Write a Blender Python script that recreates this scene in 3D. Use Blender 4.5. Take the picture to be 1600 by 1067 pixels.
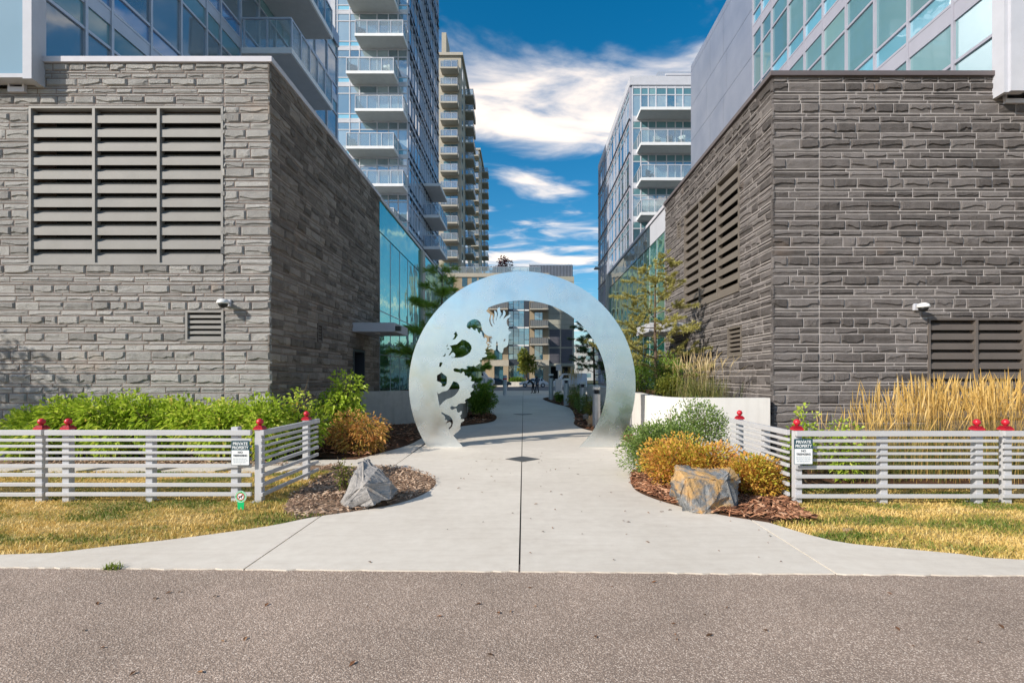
import bpy, bmesh, math, random
import numpy as np
from mathutils import Vector, Matrix, noise as mnoise
R = math.radians
for o in list(bpy.data.objects): bpy.data.objects.remove(o)
scn = bpy.context.scene
# ------------------------------------------------------------------ camera
F, CX, CY, EYE = 800.0, 818.0, 588.0, 1.65
cam = bpy.data.cameras.new('camera'); camo = bpy.data.objects.new('camera', cam)
scn.collection.objects.link(camo); scn.camera = camo
cam.sensor_width = 36; cam.lens = 18.0
cam.shift_x = -(CX-800)/1600; cam.shift_y = (CY-533.5)/1600
cam.clip_end = 3000; cam.clip_start = 0.05
camo.location = (0, 0, EYE); camo.rotation_euler = (R(90), 0, 0)
# ------------------------------------------------------------------ sky + sun
SUN = Vector((1.35, 1.0, -1.0)).normalized()
w = bpy.data.worlds.new('World'); scn.world = w; w.use_nodes = True
nt = w.node_tree; nt.nodes.clear()
def N(t, kind, **kw):
    n = t.nodes.new(kind)
    for k, v in kw.items(): setattr(n, k, v)
    return n
def math_(t, op, a, b=None, c=None, clamp=False):
    n = N(t, 'ShaderNodeMath', operation=op, use_clamp=clamp)
    for i, v in enumerate((a, b, c)):
        if v is None: continue
        if isinstance(v, (int, float)): n.inputs[i].default_value = v
        else: t.links.new(v, n.inputs[i])
    return n.outputs[0]
sky = N(nt, 'ShaderNodeTexSky', sky_type='NISHITA', sun_disc=False)
sky.sun_elevation = math.asin(-SUN.z); sky.sun_rotation = math.atan2(-SUN.x, -SUN.y)
sky.air_density = 1.0; sky.dust_density = 1.0; sky.ozone_density = 3.0
hs = N(nt, 'ShaderNodeHueSaturation'); hs.inputs['Saturation'].default_value = 1.42; hs.inputs['Value'].default_value = 0.365; hs.inputs['Hue'].default_value = 0.489
nt.links.new(sky.outputs[0], hs.inputs['Color'])
tc = N(nt, 'ShaderNodeTexCoord'); sx = N(nt, 'ShaderNodeSeparateXYZ'); nt.links.new(tc.outputs['Generated'], sx.inputs[0])
zc = math_(nt, 'MAXIMUM', sx.outputs[2], 0.03)
pu = math_(nt, 'DIVIDE', sx.outputs[0], zc); pv = math_(nt, 'DIVIDE', sx.outputs[1], zc)
cb = N(nt, 'ShaderNodeCombineXYZ'); nt.links.new(pu, cb.inputs[0]); nt.links.new(pv, cb.inputs[1])
mp = N(nt, 'ShaderNodeMapping'); mp.inputs['Scale'].default_value = (1.0, 1.5, 1); mp.inputs['Rotation'].default_value = (0, 0, R(-28))
nt.links.new(cb.outputs[0], mp.inputs[0])
n1 = N(nt, 'ShaderNodeTexNoise'); n1.inputs['Scale'].default_value = 2.2; n1.inputs['Detail'].default_value = 9
n1.inputs['Roughness'].default_value = 0.54; n1.inputs['Distortion'].default_value = 0.5
nt.links.new(mp.outputs[0], n1.inputs['Vector'])
n2 = N(nt, 'ShaderNodeTexNoise'); n2.inputs['Scale'].default_value = 0.55; n2.inputs['Detail'].default_value = 2
mp2 = N(nt, 'ShaderNodeMapping'); nt.links.new(cb.outputs[0], mp2.inputs[0]); mp2.inputs['Scale'].default_value = (1, 1.5, 1); mp2.inputs['Location'].default_value = (11.1, 6.9, 3.3)
nt.links.new(mp2.outputs[0], n2.inputs['Vector'])
def blob(cu, cv, ru, rv, amp, tilt=0.0):
    du = math_(nt, 'SUBTRACT', pu, cu); dv = math_(nt, 'SUBTRACT', pv, cv)
    dv = math_(nt, 'SUBTRACT', dv, math_(nt, 'MULTIPLY', du, tilt))
    a = math_(nt, 'DIVIDE', du, ru); b = math_(nt, 'DIVIDE', dv, rv)
    s = math_(nt, 'ADD', math_(nt, 'MULTIPLY', a, a), math_(nt, 'MULTIPLY', b, b))
    return math_(nt, 'MULTIPLY', math_(nt, 'SUBTRACT', 1.0, s, clamp=True), amp)
bs = blob(0.08, 1.98, 0.75, 0.44, 1.0, 0.22)
for a in ((0.10, 2.72, 0.34, 0.30, 0.72, 0.2), (0.42, 3.25, 0.22, 0.22, 0.34, 0.0), (0.30, 2.30, .20, .18, .30, 0)):
    bs = math_(nt, 'MAXIMUM', bs, blob(*a))
far = math_(nt, 'MULTIPLY', math_(nt, 'SUBTRACT', n2.outputs[0], 0.375, clamp=True), 2.3)
bs = math_(nt, 'MAXIMUM', bs, far)
dens = math_(nt, 'ADD', math_(nt, 'MULTIPLY', math_(nt, 'SUBTRACT', n1.outputs[0], 0.5), 2.3), math_(nt, 'SUBTRACT', bs, 0.22))
mr = N(nt, 'ShaderNodeMapRange', interpolation_type='SMOOTHSTEP'); mr.inputs[1].default_value = 0.0; mr.inputs[2].default_value = 0.85
nt.links.new(dens, mr.inputs[0])
fac = math_(nt, 'MULTIPLY', mr.outputs[0], 0.96)
cc = N(nt, 'ShaderNodeMixRGB'); cc.inputs[1].default_value = (2.5, 2.45, 2.5, 1); cc.inputs[2].default_value = (3.45, 3.0, 2.62, 1)
nt.links.new(mr.outputs[0], cc.inputs[0])
mx = N(nt, 'ShaderNodeMixRGB'); nt.links.new(fac, mx.inputs[0]); nt.links.new(hs.outputs[0], mx.inputs[1]); nt.links.new(cc.outputs[0], mx.inputs[2])
bg = N(nt, 'ShaderNodeBackground'); bg.inputs[1].default_value = 0.15; nt.links.new(mx.outputs[0], bg.inputs[0])
wo = N(nt, 'ShaderNodeOutputWorld'); nt.links.new(bg.outputs[0], wo.inputs[0])
sl = bpy.data.lights.new('sun', 'SUN'); sl.energy = 2.0; sl.angle = R(0.5); sl.color = (1, 0.93, 0.82)
so = bpy.data.objects.new('sun', sl); scn.collection.objects.link(so); so.rotation_euler = SUN.to_track_quat('-Z', 'Y').to_euler()
so.location = (-30, -25, 40)
vs = scn.view_settings; vs.view_transform = 'Standard'; vs.look = 'None'; vs.gamma = 1; vs.use_curve_mapping = False; vs.exposure = 1.4

# ------------------------------------------------------------------ helpers
rng = random.Random(7); nrng = np.random.default_rng(11)
COL = scn.collection
ORG = {}
def P(px, py, d):                       # photo pixel at depth d
    return Vector(((px-CX)*d/F, d, EYE-(py-CY)*d/F))
def G(px, py):                          # photo pixel on level ground
    d = F*EYE/(py-CY); return Vector(((px-CX)*d/F, d, 0.0))
def gz(Y):
    k = [(-1e9, 0), (19, 0), (24.5, .25), (28, .43), (33, .40), (46, 0), (1e9, 0)]
    for (a, za), (b, zb) in zip(k, k[1:]):
        if a <= Y <= b: return za+(zb-za)*(Y-a)/(b-a)
    return 0
def tag(o, label=None, cat=None, group=None, kind=None):
    if label: o['label'] = label
    if cat: o['category'] = cat
    if group: o['group'] = group
    if kind: o['kind'] = kind
    return o
def empty(name, loc, label=None, cat=None, group=None):
    o = bpy.data.objects.new(name, None); COL.objects.link(o); o.location = loc; o.empty_display_size = .1
    ORG[o.name] = Vector(loc); return tag(o, label, cat, group)
class MB:
    def __init__(s): s.v = []; s.f = []; s.m = []; s.t = []; s.mi = 0; s.tint = 0.5
    def add(s, vs_, fs):
        b = len(s.v); s.v += [tuple(v) for v in vs_]; s.t += [s.tint]*len(vs_)
        for f in fs: s.f.append(tuple(i+b for i in f)); s.m.append(s.mi)
        return s
    def box(s, x0, x1, y0, y1, z0, z1):
        return s.add([(x0,y0,z0),(x1,y0,z0),(x1,y1,z0),(x0,y1,z0),(x0,y0,z1),(x1,y0,z1),(x1,y1,z1),(x0,y1,z1)],
                     [(0,3,2,1),(4,5,6,7),(0,1,5,4),(1,2,6,5),(2,3,7,6),(3,0,4,7)])
    def fbox(s, fr, u0, u1, z0, z1, n0, n1):
        c = [fr(u,z,n) for z in (z0,z1) for (u,n) in ((u0,n1),(u1,n1),(u1,n0),(u0,n0))]
        fs_ = [(0,3,2,1),(4,5,6,7),(0,1,5,4),(1,2,6,5),(2,3,7,6),(3,0,4,7)]
        if (c[1]-c[0]).cross(c[3]-c[0]).dot(c[4]-c[0]) < 0: fs_ = [f[::-1] for f in fs_]
        return s.add(c, fs_)
    def tube(s, pts, rad, seg=8, cap=True):
        pts = [Vector(p) for p in pts]; rad = rad if hasattr(rad, '__len__') else [rad]*len(pts)
        vs_ = []; fs = []
        for i, p in enumerate(pts):
            t = (pts[min(i+1,len(pts)-1)]-pts[max(i-1,0)]).normalized()
            a = t.cross(Vector((0,0,1)) if abs(t.z) < .9 else Vector((1,0,0))).normalized(); b = t.cross(a)
            for k in range(seg):
                an = 2*math.pi*k/seg; vs_.append(p+(a*math.cos(an)+b*math.sin(an))*rad[i])
        for i in range(len(pts)-1):
            for k in range(seg):
                fs.append((i*seg+k, i*seg+(k+1)%seg, (i+1)*seg+(k+1)%seg, (i+1)*seg+k))
        if cap: fs.append(tuple(range(seg-1,-1,-1))); fs.append(tuple((len(pts)-1)*seg+k for k in range(seg)))
        return s.add(vs_, fs)
    def lathe(s, c, prof, seg=16):       # prof: list of (r,z)
        c = Vector(c); vs_ = []; fs = []
        for r, z in prof:
            for k in range(seg):
                a = 2*math.pi*k/seg; vs_.append(c+Vector((r*math.cos(a), r*math.sin(a), z)))
        for i in range(len(prof)-1):
            for k in range(seg): fs.append((i*seg+k, i*seg+(k+1)%seg, (i+1)*seg+(k+1)%seg, (i+1)*seg+k))
        fs.append(tuple(range(seg-1,-1,-1))); fs.append(tuple((len(prof)-1)*seg+k for k in range(seg)))
        return s.add(vs_, fs)
    def prism(s, poly, z0, z1):          # poly CCW list of (x,y); z may be callable
        n = len(poly); zf = lambda z, p: z(p) if callable(z) else z
        vs_ = [(p[0],p[1],zf(z0,p)) for p in poly]+[(p[0],p[1],zf(z1,p)) for p in poly]
        fs = [tuple(range(n-1,-1,-1)), tuple(range(n,2*n))]+[(i,(i+1)%n,n+(i+1)%n,n+i) for i in range(n)]
        return s.add(vs_, fs)
    def build(s, name, mats, parent=None, base=None, smooth=False, bevel=0, tint=False):
        if parent is not None: o0 = ORG[parent.name]
        elif base is not None: o0 = Vector(base)
        else:
            a = np.array(s.v); o0 = Vector(((a[:,0].min()+a[:,0].max())/2, (a[:,1].min()+a[:,1].max())/2, a[:,2].min()))
        me = bpy.data.meshes.new(name); me.from_pydata([(v[0]-o0.x, v[1]-o0.y, v[2]-o0.z) for v in s.v], [], s.f)
        mats = mats if isinstance(mats, (list, tuple)) else [mats]
        for m in mats: me.materials.append(m)
        if len(mats) > 1: me.polygons.foreach_set('material_index', s.m)
        if smooth: me.polygons.foreach_set('use_smooth', [True]*len(me.polygons))
        if tint:
            at = me.attributes.new('tint', 'FLOAT', 'POINT'); at.data.foreach_set('value', s.t)
        me.update()
        o = bpy.data.objects.new(name, me); COL.objects.link(o)
        if parent is not None: o.parent = parent
        else: o.location = o0
        ORG[o.name] = Vector(o0)
        if bevel:
            b = o.modifiers.new('bevel', 'BEVEL'); b.width = bevel; b.segments = 2; b.limit_method = 'ANGLE'
        return o
def frame(O, u, n):
    O = Vector(O); u = Vector(u); n = Vector(n)
    return lambda a, z, b: O+u*a+n*b+Vector((0,0,z))
def link_copy(src, name, parent, loc, rz=0.0, world_org=None):
    o = bpy.data.objects.new(name, src.data); COL.objects.link(o); o.parent = parent; o.location = loc; o.rotation_euler.z = rz
    ORG[o.name] = ORG[parent.name]; return o
def copy_tree(o, parent=None, loc=None):
    c = o.copy(); COL.objects.link(c); c.parent = parent
    if loc is not None: c.location = loc
    ORG[c.name] = Vector(c.location) if parent is None else ORG[parent.name]
    for ch in list(o.children): copy_tree(ch, c)
    return c
# ------------------------------------------------------------------ materials
MATS = {}
def base_mat(name):
    m = bpy.data.materials.new(name); m.use_nodes = True; t = m.node_tree
    return m, t, t.nodes['Principled BSDF']
def L(t, a, b): t.links.new(a, b)
def noise_(t, scale, detail=4, rough=.55, vec=None, dist=0):
    n = N(t, 'ShaderNodeTexNoise'); n.inputs['Scale'].default_value = scale; n.inputs['Detail'].default_value = detail
    n.inputs['Roughness'].default_value = rough; n.inputs['Distortion'].default_value = dist
    if vec is None:
        g = N(t, 'ShaderNodeNewGeometry'); vec = g.outputs['Position']
    L(t, vec, n.inputs['Vector']); return n.outputs[0]
def ramp(t, fac, stops):
    r = N(t, 'ShaderNodeValToRGB'); e = r.color_ramp.elements
    while len(e) < len(stops): e.new(0.5)
    for i, (p, c) in enumerate(stops): e[i].position = p; e[i].color = (*c, 1)
    L(t, fac, r.inputs[0]); return r.outputs[0]
def bump(t, h, strength, dist=.02, normal=None):
    b = N(t, 'ShaderNodeBump'); b.inputs['Strength'].default_value = strength; b.inputs['Distance'].default_value = dist
    L(t, h, b.inputs['Height'])
    if normal: L(t, normal, b.inputs['Normal'])
    return b.outputs[0]
def mixc(t, f, a, b, mode='MIX'):
    m = N(t, 'ShaderNodeMixRGB', blend_type=mode)
    for i, v in ((0, f), (1, a), (2, b)):
        if isinstance(v, (int, float)): m.inputs[i].default_value = v
        elif isinstance(v, tuple): m.inputs[i].default_value = (*v, 1)
        else: L(t, v, m.inputs[i])
    return m.outputs[0]
def attr(t, name='tint'):
    a = N(t, 'ShaderNodeAttribute', attribute_name=name); return a.outputs['Fac']
def plain(name, col, rough=.5, metal=0, var=.12, scale=3.0, bmp=0, bscale=40, bdist=.01, objrand=0):
    m, t, b = base_mat(name)
    n = noise_(t, scale, 5, .6)
    lo = tuple(c*(1-var) for c in col); hi = tuple(min(1, c*(1+var)) for c in col)
    c = ramp(t, n, [(.3, lo), (.7, hi)])
    if objrand:
        oi = N(t, 'ShaderNodeObjectInfo')
        v = math_(t, 'MULTIPLY_ADD', oi.outputs['Random'], 2*objrand, 1-objrand)
        cbn = N(t, 'ShaderNodeCombineColor'); [L(t, v, cbn.inputs[i]) for i in range(3)]
        c = mixc(t, 1.0, c, cbn.outputs[0], 'MULTIPLY')
    L(t, c, b.inputs['Base Color']); b.inputs['Roughness'].default_value = rough; b.inputs['Metallic'].default_value = metal
    if bmp: L(t, bump(t, noise_(t, bscale, 6, .65), bmp, bdist), b.inputs['Normal'])
    return m
def stone_mat(name, c0, c1, c2, dirt):
    m, t, b = base_mat(name)
    tn = attr(t); f = math_(t, 'ADD', math_(t, 'MULTIPLY', noise_(t, 5, 6, .65), .6), math_(t, 'MULTIPLY', tn, .5))
    c = ramp(t, f, [(.3, c0), (.52, c1), (.8, c2)])
    fine = noise_(t, 90, 4, .7)
    c = mixc(t, math_(t, 'MULTIPLY', math_(t, 'SUBTRACT', .52, fine, clamp=True), 2.2), c, dirt)
    rust = math_(t, 'MULTIPLY', math_(t, 'SUBTRACT', noise_(t, 1.3, 3, .5), .66, clamp=True), 3.0)
    c = mixc(t, rust, c, tuple(x*y for x, y in zip(c2, (1.15, .9, .7))))
    L(t, c, b.inputs['Base Color']); b.inputs['Roughness'].default_value = .85; b.inputs['Specular IOR Level'].default_value = .25
    nn = bump(t, noise_(t, 30, 8, .76, dist=.7), 1.0, .05); L(t, nn, b.inputs['Normal'])
    return m
def pane_mat(name, dark, pale, refl, pale_at=.75, wav=.35, gcol=(.9,.95,1.0), wscale=1.1, rg=.25, spec=.3):
    m, t, b = base_mat(name)
    oi = N(t, 'ShaderNodeObjectInfo'); r = math_(t, 'FRACT', math_(t, 'ADD', oi.outputs['Random'], attr(t)))
    mid = tuple(.72*a+.28*p for a, p in zip(dark, pale))
    rp = N(t, 'ShaderNodeValToRGB'); rp.color_ramp.interpolation = 'CONSTANT'; e = rp.color_ramp.elements
    e.new(.5); e.new(.5)
    for i, (p, c) in enumerate(((0, dark), (.3, mid), (.55, tuple(x*.8 for x in dark)), (pale_at, pale))): e[i].position = p; e[i].color = (*c, 1)
    L(t, r, rp.inputs[0]); c = mixc(t, math_(t, 'MULTIPLY', noise_(t, .8, 3), .35), rp.outputs[0], tuple(x*.6 for x in dark))
    L(t, c, b.inputs['Base Color']); b.inputs['Roughness'].default_value = rg; b.inputs['Specular IOR Level'].default_value = spec
    g = N(t, 'ShaderNodeBsdfGlossy'); g.inputs['Color'].default_value = (*gcol, 1); g.inputs['Roughness'].default_value = .015
    nn = bump(t, noise_(t, wscale, 2, .4), wav, .03); L(t, nn, g.inputs['Normal'])
    fr_ = N(t, 'ShaderNodeFresnel'); fr_.inputs[0].default_value = 1.5
    fac_ = math_(t, 'MULTIPLY_ADD', fr_.outputs[0], .8, refl, clamp=True)
    ms = N(t, 'ShaderNodeMixShader'); L(t, fac_, ms.inputs[0]); L(t, b.outputs[0], ms.inputs[1]); L(t, g.outputs[0], ms.inputs[2])
    L(t, ms.outputs[0], t.nodes['Material Output'].inputs[0]); return m
def clear_glass(name, tintc, body=.12, refl=.1):
    m, t, b = base_mat(name)
    b.inputs['Base Color'].default_value = (*[.5+.4*c for c in tintc], 1); b.inputs['Roughness'].default_value = .2
    tr = N(t, 'ShaderNodeBsdfTransparent'); tr.inputs[0].default_value = (*tintc, 1)
    g = N(t, 'ShaderNodeBsdfGlossy'); g.inputs['Roughness'].default_value = .02
    a = N(t, 'ShaderNodeMixShader'); a.inputs[0].default_value = body; L(t, tr.outputs[0], a.inputs[1]); L(t, b.outputs[0], a.inputs[2])
    fr_ = N(t, 'ShaderNodeFresnel'); fr_.inputs[0].default_value = 1.45
    c = N(t, 'ShaderNodeMixShader'); L(t, math_(t, 'MULTIPLY_ADD', fr_.outputs[0], .7, refl, clamp=True), c.inputs[0]); L(t, a.outputs[0], c.inputs[1]); L(t, g.outputs[0], c.inputs[2])
    L(t, c.outputs[0], t.nodes['Material Output'].inputs[0]); return m
def leaf_mat(name, stops, trans=.35, rough=.5):
    m, t, b = base_mat(name)
    f = math_(t, 'ADD', math_(t, 'MULTIPLY', attr(t), .75), math_(t, 'MULTIPLY', noise_(t, 2.3, 2), .3))
    c = ramp(t, f, stops); L(t, c, b.inputs['Base Color']); b.inputs['Roughness'].default_value = rough; b.inputs['Specular IOR Level'].default_value = .35
    tr = N(t, 'ShaderNodeBsdfTranslucent'); L(t, c, tr.inputs[0])
    ms = N(t, 'ShaderNodeMixShader'); ms.inputs[0].default_value = trans; L(t, b.outputs[0], ms.inputs[1]); L(t, tr.outputs[0], ms.inputs[2])
    L(t, ms.outputs[0], t.nodes['Material Output'].inputs[0]); return m
M = {}
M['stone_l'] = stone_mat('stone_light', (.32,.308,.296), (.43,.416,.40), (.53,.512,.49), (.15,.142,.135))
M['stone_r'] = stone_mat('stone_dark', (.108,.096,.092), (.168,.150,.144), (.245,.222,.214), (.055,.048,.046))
M['stone_ls'] = stone_mat('stone_side_shaded', (.165,.142,.126), (.27,.236,.21), (.40,.35,.31), (.075,.064,.057))  # darker copy of the front stone, with the side wall's shade in the colour
M['mortar_l'] = plain('mortar_warm', (.20,.15,.13), .9, var=.2, bmp=.4)
M['mortar_r'] = plain('mortar_pale', (.42,.385,.37), .9, var=.2, bmp=.4)
M['coping_l'] = plain('coping_white', (.58,.57,.62), .85, 0, .06)
M['coping_r'] = plain('coping_brown', (.15,.125,.125), .45, .2, .06)
M['louver_l'] = plain('louver_aluminium', (.25,.24,.228), .6, 0, .08, 2)
M['louver_r'] = plain('louver_bronze', (.125,.106,.095), .6, .0, .08, 2)
M['louver_rs'] = plain('louver_taupe', (.16,.138,.118), .6, .0, .08, 2)
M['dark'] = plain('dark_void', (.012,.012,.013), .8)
M['white_metal'] = plain('white_metal', (.50,.51,.56), .8, 0, .05)
M['grey_metal'] = plain('grey_metal', (.38,.40,.45), .35, .6, .06)
M['mullion'] = plain('mullion_silver', (.50,.52,.57), .35, .45, .05)
M['mullion_d'] = plain('mullion_dark', (.06,.07,.09), .35, .3, .05)
M['gasket'] = plain('gasket', (.03,.03,.04), .5)
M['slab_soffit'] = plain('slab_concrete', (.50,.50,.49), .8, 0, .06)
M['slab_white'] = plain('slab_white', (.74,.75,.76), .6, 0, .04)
M['beige'] = plain('beige_stucco', (.41,.375,.31), .85, 0, .08)
M['beige_d'] = plain('beige_slab', (.42,.39,.335), .85, 0, .08)
M['pane_blue'] = pane_mat('pane_blue', (.105,.15,.18), (.20,.27,.30), .16, .86, wav=.12)
M['pane_front'] = pane_mat('pane_front', (.20,.33,.43), (.30,.40,.46), 0.0, .8, wav=.1, rg=.9, spec=.05)  # pale sky reflection put into the base colour, pane nearly matte
M['pane_deep'] = pane_mat('pane_spandrel_blue', (.06,.16,.36), (.08,.2,.42), .22, .8, wav=.12)
M['pane_teal'] = pane_mat('pane_teal', (.12,.26,.30), (.20,.36,.37), .07, .82, wav=.10)
M['mullion_r'] = plain('mullion_pale', (.34,.34,.40), .4, 0, .05)
M['pane_sky'] = pane_mat('pane_spandrel_sky', (.18,.50,.66), (.26,.58,.70), .22, .8)
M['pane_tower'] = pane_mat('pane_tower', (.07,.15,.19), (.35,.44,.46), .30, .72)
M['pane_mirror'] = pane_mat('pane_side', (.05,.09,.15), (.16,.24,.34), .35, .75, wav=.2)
M['pane_green'] = pane_mat('pane_green', (.02,.13,.105), (.07,.26,.21), .30, .8, wav=.8, gcol=(.55,.92,.82), wscale=.9)
M['pane_far'] = pane_mat('pane_far', (.04,.13,.19), (.10,.26,.34), .25, .7)
M['rail_glass'] = clear_glass('rail_glass', (.78,.88,.90), .16, .08)
M['rail_glass_b'] = clear_glass('rail_glass_blue', (.62,.74,.84), .2, .08)
M['panel'] = None
def mk_panel():
    m, t, b = base_mat('metal_panel'); n = noise_(t, .9, 4, .55)
    L(t, ramp(t, n, [(.3, (.36,.39,.48)), (.7, (.46,.48,.56))]), b.inputs['Base Color'])
    b.inputs['Metallic'].default_value = .55; b.inputs['Roughness'].default_value = .35
    L(t, bump(t, noise_(t, .7, 2), .25, .04), b.inputs['Normal']); return m
M['panel'] = mk_panel()
def mk_concrete(name, a, b_, stain, sc=1.0, seams=False):
    m, t, b = base_mat(name)
    n = math_(t, 'ADD', math_(t, 'MULTIPLY', noise_(t, .55*sc, 5, .6), .6), math_(t, 'MULTIPLY', noise_(t, 7*sc, 5, .65), .4))
    c = ramp(t, n, [(.36, a), (.64, b_)])
    sp = math_(t, 'GREATER_THAN', noise_(t, 38*sc, 2, .5), .74)
    c = mixc(t, math_(t, 'MULTIPLY', sp, .3), c, stain)
    g = N(t, 'ShaderNodeNewGeometry'); mpp = N(t, 'ShaderNodeMapping'); L(t, g.outputs['Position'], mpp.inputs[0])
    mpp.inputs['Scale'].default_value = (1.2, 9, 1) if not seams else (5, 5, .5)
    st = noise_(t, 1.0, 4, .6, mpp.outputs[0])
    c = mixc(t, math_(t, 'MULTIPLY', math_(t, 'SUBTRACT', st, .5, clamp=True), .9 if not seams else 1.5), c, stain)
    oi = N(t, 'ShaderNodeObjectInfo'); v = math_(t, 'MULTIPLY_ADD', oi.outputs['Random'], .10, .92); cbn = N(t, 'ShaderNodeCombineColor'); [L(t, v, cbn.inputs[i]) for i in range(3)]
    c = mixc(t, 1.0, c, cbn.outputs[0], 'MULTIPLY')
    L(t, c, b.inputs['Base Color']); b.inputs['Roughness'].default_value = .85; b.inputs['Specular IOR Level'].default_value = .2
    L(t, bump(t, noise_(t, 160, 3, .6), .25, .004), b.inputs['Normal']); return m
M['concrete'] = mk_concrete('concrete_paving', (.60,.54,.465), (.72,.66,.58), (.42,.345,.28))
M['concrete_w'] = mk_concrete('concrete_wall', (.42,.40,.37), (.55,.53,.49), (.24,.22,.20), seams=True)
M['concrete_p'] = mk_concrete('concrete_planter', (.72,.69,.655), (.78,.75,.715), (.52,.48,.44), seams=True)
def mk_asphalt():
    m, t, b = base_mat('asphalt')
    g = N(t, 'ShaderNodeNewGeometry'); v = N(t, 'ShaderNodeTexVoronoi'); v.inputs['Scale'].default_value = 112; L(t, g.outputs['Position'], v.inputs['Vector'])
    v2 = N(t, 'ShaderNodeTexVoronoi'); v2.inputs['Scale'].default_value = 48; L(t, g.outputs['Position'], v2.inputs['Vector'])
    sc_ = N(t, 'ShaderNodeSeparateColor'); L(t, v.outputs['Color'], sc_.inputs[0])
    agg = ramp(t, sc_.outputs[0], [(0, (.21,.158,.126)), (.35, (.44,.345,.28)), (.75, (.57,.46,.38)), (1, (.84,.72,.615))])
    c = mixc(t, ramp(t, v.outputs['Distance'], [(.25, (0,0,0)), (.6, (1,1,1))]), agg, (.24,.185,.15))
    big = noise_(t, .7, 5, .6)
    c = mixc(t, 1.0, c, ramp(t, big, [(.3, (.88,.87,.86)), (.7, (1.32,1.29,1.27))]), 'MULTIPLY')
    patch = math_(t, 'MULTIPLY', math_(t, 'SUBTRACT', noise_(t, 2.2, 4, .65), .62, clamp=True), 3.0)
    c = mixc(t, patch, c, (.26,.205,.17))
    L(t, c, b.inputs['Base Color']); b.inputs['Roughness'].default_value = .9; b.inputs['Specular IOR Level'].default_value = .2
    h = math_(t, 'ADD', math_(t, 'MULTIPLY', v.outputs['Distance'], -1), math_(t, 'MULTIPLY', v2.outputs['Distance'], -.5))
    L(t, bump(t, h, .55, .006), b.inputs['Normal']); return m
M['asphalt'] = mk_asphalt()
def mk_ground(name, stops, sc, bm_=.6, bs_=60):
    m, t, b = base_mat(name); n = math_(t, 'ADD', math_(t, 'MULTIPLY', noise_(t, sc, 5, .6), .6), math_(t, 'MULTIPLY', noise_(t, sc*14, 4, .65), .4))
    L(t, ramp(t, n, stops), b.inputs['Base Color']); b.inputs['Roughness'].default_value = .95; b.inputs['Specular IOR Level'].default_value = .1
    L(t, bump(t, noise_(t, bs_, 5, .7), bm_, .03), b.inputs['Normal']); return m
M['turf'] = mk_ground('dry_turf_soil', [(.3, (.22,.18,.06)), (.5, (.44,.32,.12)), (.7, (.54,.38,.15))], 1.1)
M['soil'] = mk_ground('bark_soil', [(.3, (.05,.028,.018)), (.5, (.12,.062,.036)), (.7, (.20,.11,.065))], 3)
M['gravel'] = mk_ground('pale_mulch', [(.3, (.15,.095,.062)), (.5, (.31,.21,.145)), (.7, (.45,.32,.23))], 3, 1.0, 70)
M['ground'] = mk_ground('ground_soil', [(.3, (.10,.10,.05)), (.7, (.17,.16,.08))], .3)
M['chip'] = None
def mk_chip(name, stops):
    m, t, b = base_mat(name); f = math_(t, 'ADD', math_(t, 'MULTIPLY', attr(t), .8), math_(t, 'MULTIPLY', noise_(t, 60, 3), .2))
    L(t, ramp(t, f, stops), b.inputs['Base Color']); b.inputs['Roughness'].default_value = .85; b.inputs['Specular IOR Level'].default_value = .2
    return m
M['chip'] = mk_chip('bark_chip', [(.1, (.09,.04,.024)), (.45, (.29,.125,.065)), (.75, (.50,.25,.14)), (1, (.66,.44,.29))])
M['chip_p'] = mk_chip('pale_chip', [(.1, (.15,.09,.06)), (.5, (.42,.27,.18)), (1, (.66,.50,.37))])
M['bark'] = plain('bark', (.12,.085,.06), .9, 0, .3, 8, .8, 30, .02)
M['stem'] = plain('stem', (.13,.09,.05), .8, 0, .3, 8)
M['fence'] = plain('fence_white', (.50,.50,.52), .45, 0, .05, 4, .1, 60, .003)
M['red'] = plain('red_cap', (.55,.018,.035), .3, 0, .06)
M['plate'] = plain('floor_plate', (.12,.115,.105), .5, .6, .15, 20)
M['seal'] = plain('joint_seal', (.05,.045,.04), .9)
def mk_steel():
    m, t, b = base_mat('brushed_steel')
    n = noise_(t, 1.6, 5, .6); b.inputs['Metallic'].default_value = 1
    L(t, ramp(t, n, [(.28, (.74,.81,.86)), (.5, (.87,.92,.95)), (.62, (.90,.92,.92)), (.74, (.88,.84,.75))]), b.inputs['Base Color'])  # blue and tan patches paint varied reflections into the steel colour
    r = math_(t, 'MULTIPLY_ADD', noise_(t, 2.2, 2, .5), .30, .10); L(t, r, b.inputs['Roughness'])
    L(t, bump(t, noise_(t, .8, 1), .2, .03), b.inputs['Normal']); return m
M['steel'] = mk_steel()
M['galv'] = plain('bollard_aluminium', (.5,.52,.55), .45, .4, .08, 8)
M['black'] = plain('black_satin', (.015,.016,.018), .4)
M['lens'] = plain('lens_white', (.75,.75,.74), .3)
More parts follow.
